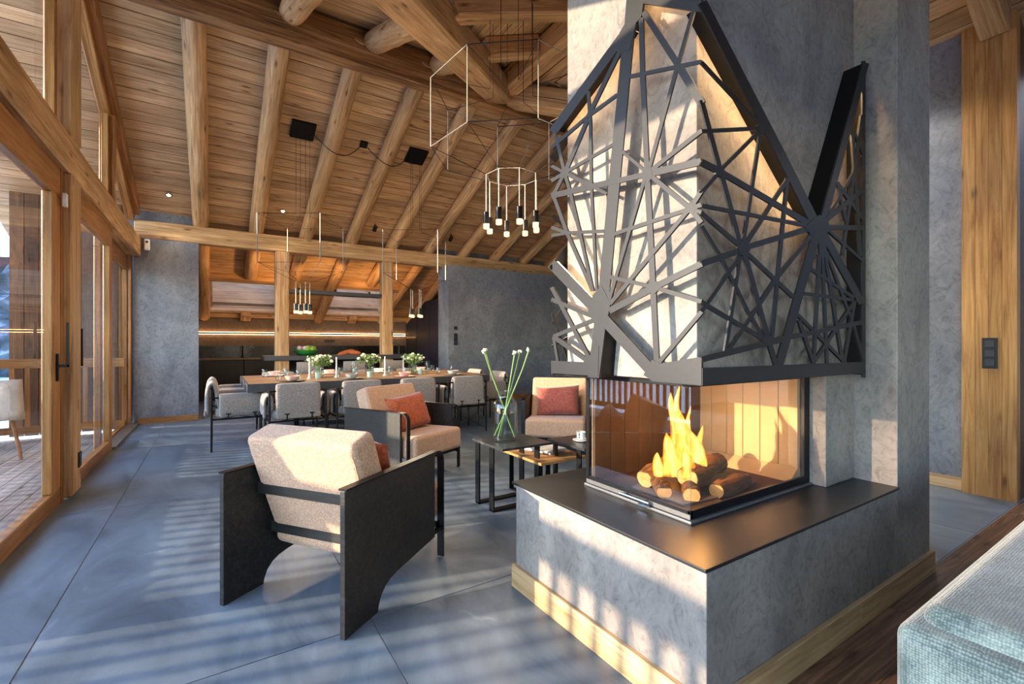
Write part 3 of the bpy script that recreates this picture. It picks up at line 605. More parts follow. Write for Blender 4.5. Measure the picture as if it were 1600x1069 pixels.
beam('top_rail', (-1, 0, .95), (1, 0, .95), .06, .12, 'window_wood', r2); beam('bottom_rail', (-1, 0, .09), (1, 0, .09), .05, .09, 'window_wood', r2)
for k in range(14): beam('baluster', (-.95+k*.14, 0, .1), (-.95+k*.14, 0, .9), .048, .03, 'window_wood', r2, up=(0, 1, 0))
ew = obj('wall_exterior', MB().box(-2.32, -1.15, 8.95, 9.05, -.03, 3.3), 'roof_deck'); struct(ew, 'dark timber clad wall closing the balcony', 'wall')
for k in range(8):
    xx = -2.32+.146*(k+.5); o = beam('board', (xx, 8.935, -.03), (xx, 8.935, 3.3), .138, .025, 'clad_wood', ew, up=(0, 1, 0)); o.matrix_basis = Matrix.Translation(-ew.location) @ frame((xx, 8.935, -.03), (xx, 8.935, 3.25), (0, 1, 0))
bp = beam('balcony_post', (-2.3, 7.9, -.03), (-2.3, 7.9, 3.6), .2, .2, 'beam_wood', None, bevel=.01); tag(bp, 'square timber post on the balcony carrying the eaves', 'post')
gm = MB(); 
gm.box(-400, 400, -400, 400, -6.2, -6.0)
o = obj('ground', gm, 'snow'); struct(o, 'snowy ground below the house', 'ground')
mt = MB(); nx, ny = 60, 14
for j in range(ny+1):
    for i in range(nx+1):
        a = math.radians(-62+i*90/nx); R = 140+j*14
        h = -8+ (j/ny)**.8*(62+18*math.sin(i*.55)+10*math.sin(i*1.37+2)+6*math.sin(i*2.9+j))+4*math.sin(i*3.1+j*1.7)
        mt.v.append((R*math.sin(a), R*math.cos(a), h))
for j in range(ny):
    for i in range(nx): q = j*(nx+1)+i; mt.f.append((q, q+1, q+nx+2, q+nx+1))
o = obj('mountain', mt, 'mountain', smooth='full'); tag(o, 'distant snowy forested mountain seen through the glass', 'mountain')
# ================================================================== FIREPLACE
fp = thing('fireplace', 'free standing plastered fireplace with a long dark hearth slab and chimney', 'fireplace', (2.2, 1.4, 0))
def loc(mb): return mb.xf(Matrix.Translation((-2.2, -1.4, 0)))
obj('hearth_base', loc(MB().box(1.265, 2.76, .87, 1.93, 0, .505)), 'fire_plaster', fp, bevel=.004)
obj('hearth_slab', loc(MB().box(1.250, 2.757, .862, 1.945, .505, .517)), 'slab_steel', fp, bevel=.002)
obj('chimney_wing', loc(MB().box(2.755, 3.19, .87, 1.93, 0, 5.0)), 'fire_plaster', fp, bevel=.004)
obj('chimney_breast', loc(MB().box(1.47, 2.755, 1.05, 1.78, 1.062, 5.0)), 'fire_plaster', fp, bevel=.004)
obj('pier', loc(MB().box(2.452, 2.755, 1.05, 1.93, .517, 1.062)), 'fire_plaster', fp, bevel=.004)
obj('pier', loc(MB().box(1.62, 2.452, 1.715, 1.78, .517, 1.062)), 'fire_plaster', fp, bevel=.004)
for p0, p1, jn in (((1.255, .852, .055), (1.255, 1.94, .055), 0), ((1.245, .86, .055), (2.3, .86, .055), 1), ((2.301, .86, .055), (3.2, .86, .055), 2), ((3.2, .852, .055), (3.2, 1.94, .055), 3)):
    o = beam('baseboard', Vector(p0)-Vector((2.2, 1.4, 0)), Vector(p1)-Vector((2.2, 1.4, 0)), .02, .11, 'pale_wood', fp, bevel=.002)
# firebox
fb = thing('firebox', 'corner glazed wood burning firebox with black steel frame', 'firebox', (1.985, 1.41, .517))
def fl_(mb): return mb.xf(Matrix.Translation((-1.985, -1.41, -.517)))
obj('base_plate', fl_(MB().box(1.512, 2.445, 1.105, 1.705, .517, .529)), 'grey_steel', fb, bevel=.003)
obj('bottom_frame', fl_(MB().box(1.53, 1.545, 1.12, 1.70, .529, .562).box(1.53, 2.44, 1.12, 1.135, .529, .562)), 'black_metal', fb, bevel=.002)
obj('edge_strip', fl_(MB().box(1.524, 1.53, 1.118, 1.70, .531, .549)), 'grey_steel', fb)
obj('top_frame', fl_(MB().box(1.53, 2.44, 1.12, 1.70, 1.035, 1.062)), 'black_metal', fb, bevel=.002)
obj('side_frame', fl_(MB().box(2.40, 2.45, 1.12, 1.16, .53, 1.05)), 'black_metal', fb, bevel=.002)
obj('back_frame', fl_(MB().box(1.53, 1.55, 1.69, 1.71, .53, 1.05)), 'black_metal', fb)
obj('floor_plate', fl_(MB().box(1.545, 2.40, 1.135, 1.70, .529, .545)), 'firebrick_dark', fb)
obj('pane', fl_(MB().box(1.534, 1.538, 1.122, 1.698, .555, 1.045)), 'fire_glass', fb)
obj('pane', fl_(MB().box(1.534, 2.42, 1.122, 1.126, .555, 1.045)), 'fire_glass', fb)
for k in range(6):
    y0 = 1.14+k*.0925; obj('firebrick', fl_(MB().box(2.375, 2.40, y0+.001, y0+.0905, .60, 1.035)), 'firebrick', fb, bevel=.0025)
obj('firebrick', fl_(MB().prism([(2.40, .545), (2.30, .545), (2.375, .60), (2.40, .60)], 'y', 1.14, 1.69)), 'firebrick', fb)
for k in range(8):
    x0 = 1.552+k*.103; obj('firebrick', fl_(MB().box(x0+.001, x0+.101, 1.672, 1.69, .545, 1.035)), 'firebrick_dark', fb, bevel=.002)
obj('handle', fl_(MB().tube([(1.505, 1.30, .545), (1.505, 1.46, .545)], .006, 8).box(1.505, 1.53, 1.32, 1.326, .54, .55).box(1.505, 1.53, 1.43, 1.436, .54, .55).box(1.488, 1.512, 1.30, 1.345, .529, .537)), 'chrome', fb)
# logs: each a split or round billet
def log(name, label, p0, p1, r, mat_end='cut_log'):
    t = thing(name, label, 'log', tuple((Vector(p0)+Vector(p1))/2), 0, 'logs in the fire')
    c = (Vector(p0)+Vector(p1))/2; a, b = Vector(p0)-c, Vector(p1)-c; d_ = (b-a)
    pts = [a+d_*(i/6)+Vector((0, 0, .006*math.sin(i*1.9))) for i in range(7)]
    obj('bark', MB().tube(pts, [r*(1+.08*math.sin(i*2.1)) for i in range(7)], 12), 'bark', t, smooth=True, center=False)
    for e, s in ((pts[0], -1), (pts[-1], 1)):
        n = d_.normalized()*s; obj('cut_end', MB().tube([e, e+n*.003], r*.93, 12), mat_end, t, center=False)
    return t
log('fire_log', 'thick rounded log lying across the front of the fire', (1.70, 1.26, .63), (2.02, 1.33, .64), .048)
log('fire_log', 'pale split log with its cut end facing the corner glass', (1.66, 1.21, .575), (1.90, 1.42, .60), .036)
log('fire_log', 'short log at the left of the fire near the side pane', (1.60, 1.30, .575), (1.72, 1.46, .61), .034)
log('fire_log', 'log lying low at the front glass of the fire', (1.80, 1.19, .576), (2.08, 1.23, .576), .034)
log('fire_log', 'log behind the flames leaning on the others', (1.64, 1.44, .59), (1.98, 1.48, .66), .042)
ash = obj('ash_bed', MB().prism([(1.6, 1.2), (1.9, 1.17), (2.15, 1.22), (2.15, 1.5), (1.85, 1.55), (1.6, 1.48)], 'z', .545, .553), 'ash'); tag(ash, 'grey ash bed under the burning logs', 'ash', None, 'stuff')
# flames
ft = thing('fire_flame', 'bright yellow orange flames rising from the logs', 'fire', (1.75, 1.32, .64))
random.seed(3)
for k, (dx, dy, h, r) in enumerate([(0, 0, .30, .05), (.05, .03, .24, .045), (-.05, .03, .19, .04), (.08, -.03, .16, .034), (-.03, -.05, .14, .034), (.02, .06, .36, .036), (.13, .03, .13, .03), (-.10, .05, .1, .026), (.04, -.02, .2, .05), (.01, .02, .40, .022), (-.04, .0, .27, .02), (.09, .02, .29, .018), (.06, -.04, .22, .02)]):
    mb = MB(); n = 12; pr = []
    for i in range(13):
        u = i/12; pr.append((r*(.55+.9*u)*(1-u)**.8*1.5+.0005, u*h))
    mb.lathe(pr, n)
    ph = random.random()*6
    mb.v = [(x+dx+.03*(z/h)**1.3*math.sin(z*16+ph)*h/.2, y+dy+.025*(z/h)*math.cos(z*13+ph)*h/.2, z-.02) for x, y, z in mb.v]
    obj('flame_tongue', mb, 'flame_fire', ft, smooth='full', center=False)
fd = bpy.data.lights.new('fire_light', 'POINT'); fo = bpy.data.objects.new('fire_light', fd); COL.objects.link(fo); fo.parent = ft; fo.location = (.02, 0, .15)
fd.energy = 15; fd.color = (1.0, .48, .15); fd.shadow_soft_size = .08
# ---- steel lattice hood
hd = thing('fireplace_hood', 'black laser cut steel lattice hood hung around the chimney', 'hood', (1.39, .972, 1.05))
def lattice(data, plane, base, th, name, org):
    mb = MB()
    for i, poly in enumerate(data):
        o_ = i*.00003
        P = [(u/1000., v/1000.) for u, v in poly]
        mb.prism(P, plane, base-o_, base+th+o_)
    return obj(name, mb.xf(Matrix.Translation((-org[0], -org[1], -org[2]))), 'hood_steel', hd)
O3 = (1.39, .972, 1.05)
lattice(HOOD_LEFT, 'x', 1.3895, .006, 'lattice_panel', O3)
lattice(HOOD_RIGHT, 'y', .972, .006, 'lattice_panel', O3)
BACK = [[(1390, 1050), (2750, 1050), (2750, 1105), (1390, 1105)]]
def bbar(x0, z0, x1, z1, w):
    dx, dz = x1-x0, z1-z0; l = math.hypot(dx, dz); a, b = -dz/l*w/2, dx/l*w/2
    return [(x0+a, z0+b), (x1+a, z1+b), (x1-a, z1-b), (x0-a, z0-b)]
for q in [(1390, 1560, 1700, 1900, 45), (1390, 1420, 1800, 1250, 18), (1390, 1300, 1560, 1500, 14), (1390, 1190, 1650, 1300, 14), (1390, 1830, 1620, 1700, 14), (1390, 1930, 1700, 2000, 16), (1390, 2080, 1700, 1800, 14), (1395, 2100, 1700, 2550, 40), (1390, 1350, 1500, 1100, 12)]: BACK.append(bbar(*q))
lattice(BACK, 'y', 1.797, .006, 'lattice_panel', O3)
ret = MB()
def plate(mb, a, b, plane, u0, u1):   # return plates: from the sheet edge back to the chimney
    d_ = Vector((b[0]-a[0], b[1]-a[1])); n = Vector((-d_.y, d_.x)).normalized()*.002
    mb.prism([(a[0]+n.x, a[1]+n.y), (b[0]+n.x, b[1]+n.y), (b[0]-n.x, b[1]-n.y), (a[0]-n.x, a[1]-n.y)], plane, u0, u1)
plate(ret, (1.412, 2.37), (2.19, 1.757), 'y', .979, 1.05)
plate(ret, (2.227, 1.758), (2.64, 2.557), 'y', .976, 1.05)
plate(ret, (2.672, 1.05), (2.672, 2.55), 'y', .976, 1.05)
plate(ret, (1.392, 1.060), (2.672, 1.060), 'y', .976, 1.05)
plate(ret, (1.804, 2.255), (1.323, 2.48), 'x', 1.394, 1.47)
plate(ret, (1.323, 2.486), (1.305, 2.65), 'x', 1.394, 1.47)
plate(ret, (1.50, 1.052), (1.80, 1.052), 'x', 1.394, 1.47); plate(ret, (.974, 1.060), (1.18, 1.060), 'x', 1.394, 1.47)
plate(ret, (1.467, 1.056), (1.444, 1.262), 'x', 1.394, 1.47)
ro = obj('return_plate', ret.xf(Matrix.Translation((-O3[0], -O3[1], -O3[2]))), 'black_metal', hd)
# LED strips hidden behind the upper edges of the hood
def led(p0, p1, lab):
    o = beam('led_strip', p0, p1, .012, .008, 'led_hood', hd); o.matrix_basis.translation -= Vector(O3); return o
led((1.43, .985, 2.345), (2.17, .985, 1.752), ''); led((2.645, .985, 2.50), (2.27, .985, 1.80), '')
led((1.404, 1.02, 2.56), (1.404, 1.27, 2.56), ''); led((1.404, 1.34, 2.458), (1.404, 1.78, 2.252), ''); led((1.404, 1.78, 1.60), (1.404, 1.53, 1.40), '')

# ================================================================== ARMCHAIRS
def armchair(name, label, loc_, fwd, pillow_mat, pillow_label):
    """local: x lateral, y forward from the back edge, z up"""
    rz = math.atan2(fwd[1], fwd[0])-PI/2
    t = thing(name, label, 'armchair', loc_, rz, 'armchairs around the coffee tables')
    prof = [(0, 0), (.215, 0), (.222, .03), (.238, .062), (.268, .09), (.31, .108), (.37, .118), (.711, .145), (.711, .604), (0, .604)]
    for s in (-1, 1):
        p = MB().prism(prof, 'x', s*.345-.0125 if s > 0 else s*.345-.0125, s*.345+.0125)
        q = obj('side_panel', p, 'black_oak', t, bevel=.002)
        x0, x1 = s*.345-.02, s*.345+.02
        # flat steel strip: over the panel top, rounded down into the front leg
        path = [(0, .608), (.73, .608)]+[(.73+.065*math.sin(a), .543+.065*math.cos(a)) for a in [PI/2*k/8 for k in range(1, 9)]]+[(.795, .005)]
        mb = MB(); th = .008
        K = len(path)
        for i, (y, z) in enumerate(path):
            a = path[max(i-1, 0)]; b = path[min(i+1, K-1)]; d_ = Vector((b[0]-a[0], b[1]-a[1])).normalized(); n = Vector((-d_.y, d_.x))*th/2
            mb.v += [(x0, y+n.x, z+n.y), (x1, y+n.x, z+n.y), (x1, y-n.x, z-n.y), (x0, y-n.x, z-n.y)]
        for i in range(K-1):
            for j in range(4): mb.f.append((i*4+j, (i+1)*4+j, (i+1)*4+(j+1) % 4, i*4+(j+1) % 4))
        mb.f.append((0, 1, 2, 3)); e = (K-1)*4; mb.f.append((e+3, e+2, e+1, e))
        obj('front_leg', mb, 'black_metal', t, smooth=True)
        obj('link', MB().box(x0+.01, x1-.01, .711, .795, .155, .175), 'black_metal', t)
    for z in (.275, .495):
        y_ = .16+(.36-.16)*(.78-z)/.55-.075
        beam('back_rail', (-.332, y_, z), (.332, y_, z), .022, .055, 'black_oak', t, bevel=.002)
    # back cushion leaning back
    bc = MB().box(-.32, .32, -.078, .078, -.315, .315); M = Matrix.Translation((0, .27, .49)) @ Matrix.Rotation(math.radians(20), 4, 'X'); bc.xf(M)
    b = obj('back_cushion', bc, 'beige_fabric', t, smooth='full', bevel=.032, seg=5)
    pp = MB()
    for yy in (-.072, .072):
        pts = []
        for k in range(33):
            a = 2*PI*k/32; x = math.copysign(abs(math.cos(a))**.16, math.cos(a))*.305; z = math.copysign(abs(math.sin(a))**.16, math.sin(a))*.30
            pts.append((x, yy, z))
        pp.tube(pts, .0045, 6, False)
    pp.xf(M); pi_ = obj('piping', pp, 'beige_fabric', b, smooth='full'); pi_.location -= b.location
    sc_ = MB().box(-.3175, .3175, -.30, .30, -.10, .10); sc_.xf(Matrix.Translation((0, .56, .30)) @ Matrix.Rotation(math.radians(2), 4, 'X'))
    obj('seat_cushion', sc_, 'beige_fabric', t, smooth='full', bevel=.038, seg=5)
    obj('seat_frame', MB().box(-.33, .33, .77, .79, .17, .2), 'black_metal', t)
    # scatter cushion: a thing of its own resting on the seat
    M3_ = Matrix.Translation(loc_) @ Matrix.Rotation(rz, 4, 'Z')
    pw = pillow(.50, .34, .15); o = obj('scatter_cushion', pw, pillow_mat, None, smooth='full', center=False)
    o.matrix_basis = M3_ @ Matrix.Translation((.0, .47, .56)) @ Matrix.Rotation(math.radians(20), 4, 'X') @ Matrix.Rotation(math.radians(4), 4, 'Y')
    tag(o, pillow_label, 'cushion', 'cushions on the armchairs')
    return t
armchair('armchair', 'beige armchair with black oak side panels seen from behind, nearest the camera', (.235, 2.232, 0), (.806, .592), 'rust_velvet', 'rust cushion half hidden behind the nearest armchair backrest')
armchair('armchair', 'beige armchair facing right with a rust velvet cushion', (1.041+.345*.898, 4.502+.345*.439, 0), (.439, -.898), 'rust_velvet', 'rust orange velvet cushion in the armchair facing right')
armchair('armchair', 'beige armchair facing the camera beside the fireplace hood', (3.12+.70*.69, 3.97+.70*.725, 0), (-.69, -.725), 'rose_velvet', 'dusky rose velvet cushion in the armchair beside the hearth')

# ================================================================== SOFA (corner of it in view)
so = thing('sofa', 'pale blue grey woven fabric sofa at the right edge', 'sofa', (2.35, -.15, 0))
obj('body', MB().box(-1.13, 1.1, -.52, .545, .05, .61), 'sofa_fabric', so, smooth='full', bevel=.035, seg=6)
obj('back_cushion', MB().box(-1.085, 1.07, -.48, .515, .56, .652), 'sofa_fabric', so, smooth='full', bevel=.042, seg=6)
for sx_ in (-1, 1):
    for sy_ in (-1, 1): obj('foot', MB().box(sx_*.95-.03, sx_*.95+.03, sy_*.4-.03, sy_*.4+.03, 0, .05), 'black_metal', so)

# ================================================================== COFFEE TABLES
def flatbar(mb, pts, w, th, axis):
    for a, b in zip(pts[:-1], pts[1:]):
        lo = [min(a[i], b[i])-th/2 for i in range(3)]; hi = [max(a[i], b[i])+th/2 for i in range(3)]
        lo[axis] = min(a[axis], b[axis])-w/2; hi[axis] = max(a[axis], b[axis])+w/2
        mb.box(lo[0], hi[0], lo[1], hi[1], lo[2], hi[2])
    return mb
ct = thing('coffee_table', 'tall black coffee table carrying the glass flower jar', 'table', (1.88, 2.93, 0))
obj('top', MB().box(-.215, .06, -.22, .22, .462, .48), 'dark_stone', ct, bevel=.002); obj('top', MB().box(.062, .215, -.22, .22, .462, .48), 'dark_stone', ct, bevel=.002)
for yy in (-.05, .16):
    obj('leg_frame', flatbar(MB(), [(-.20, yy, .462), (-.20, yy, .006), (.20, yy, .006), (.20, yy, .462)], .06, .012, 1), 'black_metal', ct, bevel=.001)
ct2 = thing('coffee_table', 'low coffee table with a pale oak shelf holding a magazine', 'table', (2.235, 3.0, 0))
obj('top', MB().box(-.225, .225, -.27, .27, .31, .33), 'shelf_oak', ct2, bevel=.002)
for xx in (-.15, .15): obj('leg_frame', flatbar(MB(), [(xx, -.25, .31), (xx, -.25, .006), (xx, .25, .006), (xx, .25, .31)], .04, .01, 0), 'black_metal', ct2, bevel=.001)
ct3 = thing('coffee_table', 'black coffee table carrying the espresso cup beside the hearth', 'table', (2.47, 2.73, 0))
obj('top', MB().box(-.24, .24, -.22, .22, .432, .45), 'dark_stone', ct3, bevel=.002)
for yy in (-.14, .14): obj('leg_frame', flatbar(MB(), [(-.22, yy, .432), (-.22, yy, .006), (.22, yy, .006), (.22, yy, .432)], .05, .012, 1), 'black_metal', ct3, bevel=.001)
mg = thing('magazine', 'open-faced glossy magazine with a dark photo cover on the oak shelf', 'magazine', (2.30, 3.08, .33), .25)
obj('pages', MB().box(-.11, .11, -.145, .145, 0, .016), 'paper', mg); obj('cover', MB().box(-.112, .112, -.147, .147, .016, .018), 'print_dark', mg)
mg2 = obj('magazine', MB().box(-.105, .105, -.14, .14, -.006, .006).xf(Matrix.Rotation(.12, 4, 'Z')).xf(Matrix.Translation((2.28, 3.05, .355))), 'paper'); tag(mg2, 'pale magazine lying on top of the dark one', 'magazine')
cup = thing('espresso_cup', 'white espresso cup with black pattern on the black table', 'cup', (2.40, 2.74, .45))
obj('saucer', MB().lathe([(.03, 0), (.062, .006), (.066, .012), (.06, .010), (.0, .006)], 24), 'ceramic_white', cup, smooth=True)
obj('body', MB().lathe([(.024, .012), (.033, .03), (.035, .07), (.032, .07), (.028, .03), (.0, .02)], 24), 'ceramic_white', cup, smooth=True)
obj('handle', MB().tube([(.034, 0, .06), (.052, 0, .055), (.052, 0, .035), (.032, 0, .03)], .004, 6), 'ceramic_white', cup, smooth=True)
pt_ = MB()
for k in range(14):
    a = 2*PI*k/14
    for z in (.032, .048, .06):
        if (k*3+int(z*1000)) % 4: continue
        pt_.sphere((.0352*math.cos(a), .0352*math.sin(a), z), .006, 6, 4)
obj('pattern', pt_, 'black_plastic', cup)
ck = obj('biscuit', MB().sphere((0, 0, 0), .018, 8, 6, (1, .7, .5)), 'ceramic_pink', None, smooth=True); ck.location = (2.47, 2.74, .46); tag(ck, 'small pink sweet lying next to the espresso cup', 'sweet')
# ---- flower jar on the tall table
vj = thing('flower_jar', 'large clear glass jar of water with tall green stems', 'vase', (1.84, 2.955, .48))
obj('glass', MB().lathe([(.078, 0), (.09, .012), (.092, .04), (.092, .25), (.085, .285), (.06, .315), (.056, .33), (.058, .365), (.062, .37), (.055, .368), (.052, .33), (.056, .312), (.081, .28), (.087, .25), (.087, .04), (.07, .02), (0, .018)], 28), 'clear_glass', vj, smooth=True)
obj('water', MB().lathe([(.07, .019), (.086, .04), (.086, .21), (0, .21)], 24), 'water', vj, smooth=True)
heads = [(.841*a_-.541*0+.0, -.541*a_+b_, z_) for a_, b_, z_ in ((-.158, 0, .665), (-.135, .03, .672), (.072, 0, .655), (.122, .02, .66), (.168, -.02, .68))]
for i, (a, b_, z) in enumerate(heads):
    fx = -a*.55
    pts = [(fx*.8, -b_*.5, .03), (fx*.15, 0, .19), (a*.28, b_*.28, .34), (a*.72, b_*.72, .53), (a, b_, z)]
    P = []
    for k in range(4):
        for u in (0, .33, .66): P.append(tuple(Vector(pts[k]).lerp(Vector(pts[k+1]), u)))
    P.append(pts[4]); s_ = obj('stem', MB().tube(P, .0055, 7), 'stem_green', vj, smooth=True)
    fm = MB()
    for k in range(9):
        c_ = Vector((random.uniform(-1, 1), random.uniform(-1, 1), random.uniform(-.5, 1))).normalized()*.014; fm.sphere((a+c_.x, b_+c_.y, z+c_.z), .008, 6, 4)
    obj('blossom', fm, 'petal', vj, smooth='full')
# ================================================================== DINING
TB = (1.877, 6.775)
dt = thing('dining_table', 'long oak dining table with a dark edge and black trestle', 'table', (TB[0], TB[1], 0))
for k in range(6):
    beam('plank', (-1.545, -.80+k*.267+.1335-.0, .742), (1.545, -.80+k*.267+.1335, .742), .2655, .018, 'table_oak', dt)
obj('apron', MB().box(-1.56, 1.56, -.82, -.802, .66, .752).box(-1.56, 1.56, .803, .82, .66, .752).box(-1.56, -1.546, -.802, .803, .66, .752).box(1.546, 1.56, -.802, .803, .66, .752).box(-1.54, 1.54, -.80, .80, .70, .732), 'dark_edge', dt, bevel=.002)
for xx in (-.95, .95):
    obj('trestle', MB().box(xx-.04, xx+.04, -.45, .45, 0, .05).box(xx-.03, xx+.03, -.06, .06, .05, .7), 'black_metal', dt)
beam('stretcher', (-.95, 0, .25), (.95, 0, .25), .06, .12, 'table_oak', dt)
def dining_chair():
    t = thing('dining_chair', '', 'chair')
    for sx_ in (-1, 1):
        x = sx_*.285
        obj('leg', MB().tube([(x, .02, 0), (x, .02, .70)], .011, 8), 'black_metal', t, smooth=True)
        obj('leg', MB().tube([(x, .55, 0), (x, .55, .60)], .011, 8), 'black_metal', t, smooth=True)
        obj('arm_rail', MB().tube([(x, .02, .60), (x, .55, .60)], .009, 8), 'black_metal', t, smooth=True)
        obj('seat_rail', MB().tube([(x, .02, .36), (x, .55, .36)], .01, 8), 'black_metal', t, smooth=True)
        path = [(x+sx_*.038, .385), (x+sx_*.042, .48), (x+sx_*.04, .59), (x+sx_*.02, .635), (x-sx_*.015, .637), (x-sx_*.035, .59), (x-sx_*.037, .46)]
        if sx_ > 0: path = path[::-1]
        a_ = obj('arm_cushion', ribbon(path, .04, .09, .53, 'y'), 'chair_fabric', t, smooth='full', subsurf=1)
        for yy in (.18, .44):
            s_ = obj('strap', MB().box(x+sx_*.058-.004, x+sx_*.058+.004, yy-.006, yy+.006, .36, .43).box(x+sx_*.062-.003, x+sx_*.062+.003, yy-.025, yy+.025, .418, .43), 'black_metal', a_)
            s_.location -= a_.location
    obj('back_rail', MB().tube([(-.285, .02, .69), (.285, .02, .69)], .01, 8), 'black_metal', t, smooth=True)
    [obj('cross_rail', MB().tube([(-.285, yy, .36), (.285, yy, .36)], .01, 8), 'black_metal', t, smooth=True) for yy in (.02, .55)]
    path = [(-.012, .40), (-.022, .48), (-.022, .62), (-.01, .73), (.02, .765), (.055, .74), (.075, .62), (.095, .46)]
    bcush = obj('back_cushion', ribbon(path[::-1], .05, -.225, .225, 'x'), 'chair_fabric', t, smooth='full', subsurf=1)
    fold = obj('fold', MB().box(-.222, .222, -.05, -.03, .395, .455), 'chair_fabric', bcush, bevel=.009); fold.location -= bcush.location
    for xx in (-.12, .13):
        s_ = obj('strap', MB().box(xx-.006, xx+.006, -.056, -.05, .36, .45).box(xx-.025, xx+.025, -.059, -.054, .44, .452), 'black_metal', bcush); s_.location -= bcush.location
    q = soft(.50, .52, .12, 6, 7, .1); q.xf(Matrix.Translation((0, .31, .43))); obj('seat_cushion', q, 'chair_fabric', t, smooth='full')
    obj('spring', MB().tube([(-.25, .05, .35), (.25, .5, .35)], .004, 5).tube([(.25, .05, .35), (-.25, .5, .35)], .004, 5).tube([(-.26, .02, .05), (.26, .02, .33)], .004, 5).tube([(.26, .02, .05), (-.26, .02, .33)], .004, 5), 'black_metal', t)
    return t
proto = dining_chair(); used = [False]
def place_chair(x, y, rz, label, group):
    c = proto if not used[0] else copy_tree(proto); used[0] = True
    c.location = (x, y, 0); c.rotation_euler = (0, 0, rz); tag(c, label, 'chair', group)
nears = ['at the near left corner', 'second from the left on the near side', 'third from the left on the near side', 'at the near right corner']
for i, X in enumerate((.79, 1.485, 2.185, 2.89)):
    place_chair(X, 5.58, 0, 'grey draped dining chair %s of the table' % nears[i], 'dining chairs on the near side')
for i, X in enumerate((.84, 1.54, 2.24, 2.94)):
    place_chair(X, 8.0, PI, 'grey draped dining chair behind the table, %s from the left' % ords[i], 'dining chairs on the far side')
for i, Y in enumerate((6.38, 7.15)):
    place_chair(-.04, Y+.03, -PI/2, 'grey draped dining chair at the left table end, %s' % ['nearer the camera', 'farther from the camera'][i], 'dining chairs at the left end')
for i, Y in enumerate((6.32, 7.1)):
    place_chair(3.84, Y, PI/2, 'grey draped dining chair at the right table end, %s' % ['nearer the camera', 'farther from the camera'][i], 'dining chairs at the right end')
# ---- table settings
def plate_(x, y, r, mat, label):
    o = obj('plate', MB().lathe([(r*.6, 0), (r*.95, .010), (r, .016), (r*.93, .014), (r*.6, .006), (0, .006)], 28), mat, None, smooth=True, center=False); o.location = (x, y, .751); tag(o, label, 'plate', 'plates on the dining table')
def bowl_(x, y, r, h, mat, label, z=.758):
    o = obj('bowl', MB().lathe([(r*.45, 0), (r*.8, h*.35), (r, h), (r*.95, h), (r*.75, h*.4), (0, h*.15)], 24), mat, None, smooth=True, center=False); o.location = (x, y, z); tag(o, label, 'bowl', 'bowls on the dining table')
def glass_(x, y, r, h, label, z=.751):
    o = obj('drinking_glass', MB().lathe([(r*.75, 0), (r*1.05, h*.3), (r, h*.7), (r*.9, h), (r*.86, h), (r*.95, h*.7), (r*1.0, h*.3), (r*.7, .006), (0, .006)], 18), 'clear_glass', None, smooth=True, center=False); o.location = (x, y, z); tag(o, label, 'glass', 'glasses on the dining table')
near = [(.80, 6.14, 'ceramic_green', 'ceramic_pink', 'dark green plate at the near left place', 'pink bowl on the dark green plate', 'the pink bowl on the dark green plate'),
        (1.50, 6.16, 'ceramic_grey', 'ceramic_grey', 'grey rimmed plate at the second near place', 'grey bowl on the second near plate', 'the grey bowl at the second near place'),
        (2.21, 6.16, 'ceramic_pink', 'ceramic_pink', 'pink plate at the third near place', 'pink bowl on the pink plate', 'the pink plate'),
        (2.95, 6.18, 'ceramic_grey', 'ceramic_grey', 'grey plate at the near right place', 'low grey bowl at the near right place', 'the grey bowl at the near right')]
for x, y, pm, bm_, pl_, bl, nm in near:
    plate_(x, y, .15, pm, pl_); bowl_(x, y, .085, .06, bm_, bl)
    glass_(x-.13, y+.24, .034, .10, 'left one of two clear tumblers behind '+nm); glass_(x+.10, y+.25, .034, .12, 'right one of two clear tumblers behind '+nm)
far = [(.72, 7.3, 'ceramic_white', 'ceramic_pink', 'at the far left place'), (1.45, 7.32, 'ceramic_white', 'ceramic_pink', 'behind the left flower vase'), (2.2, 7.32, 'ceramic_white', 'ceramic_white', 'behind the middle flower vase'), (2.9, 7.32, 'ceramic_white', 'ceramic_pink', 'at the far right place')]
for x, y, pm, bm_, w_ in far:
    plate_(x, y, .14, pm, 'white plate on the far side of the table, '+w_); bowl_(x, y, .08, .06, bm_, 'small bowl on the far side of the table, '+w_)
    glass_(x-.14, y-.2, .034, .11, 'left one of two clear tumblers on the far side, '+w_); glass_(x+.12, y-.2, .034, .11, 'right one of two clear tumblers on the far side, '+w_)
for x, y, r, h, lb in ((1.72, 6.9, .045, .2, 'clear glass carafe beside the middle flower vase'), (2.78, 6.75, .04, .19, 'clear tall water glass near the right flower vase')):
    glass_(x, y, r, h, lb)
for i, (x, y) in enumerate(((1.05, 6.51), (1.40, 6.57), (2.07, 6.59), (2.40, 6.75))):
    c = thing('candle', 'tall white taper candle, %s from the left on the dining table' % ords[i], 'candle', (x, y, .751), 0, 'taper candles')
    obj('holder', MB().lathe([(.028, 0), (.028, .008), (.014, .016), (.014, .035), (0, .035)], 16), 'ceramic_white', c, smooth=True)
    obj('taper', MB().lathe([(.011, .03), (.0085, .27), (.003, .275), (0, .275)], 12), 'wax', c, smooth=True)
    obj('wick', MB().tube([(0, 0, .274), (.001, 0, .284)], .0012, 5), 'black_plastic', c)
for i, (x, y) in enumerate(((1.16, 6.52), (1.80, 6.40), (2.62, 6.62))):
    v = obj('votive', MB().lathe([(.034, 0), (.037, .075), (.033, .075), (.03, .01), (0, .01)], 20), 'mint_glass', None, smooth=True, center=False); v.location = (x, y, .751)
    tag(v, 'mint green votive glass, %s from the left' % ords[i], 'candle holder', 'mint votives')
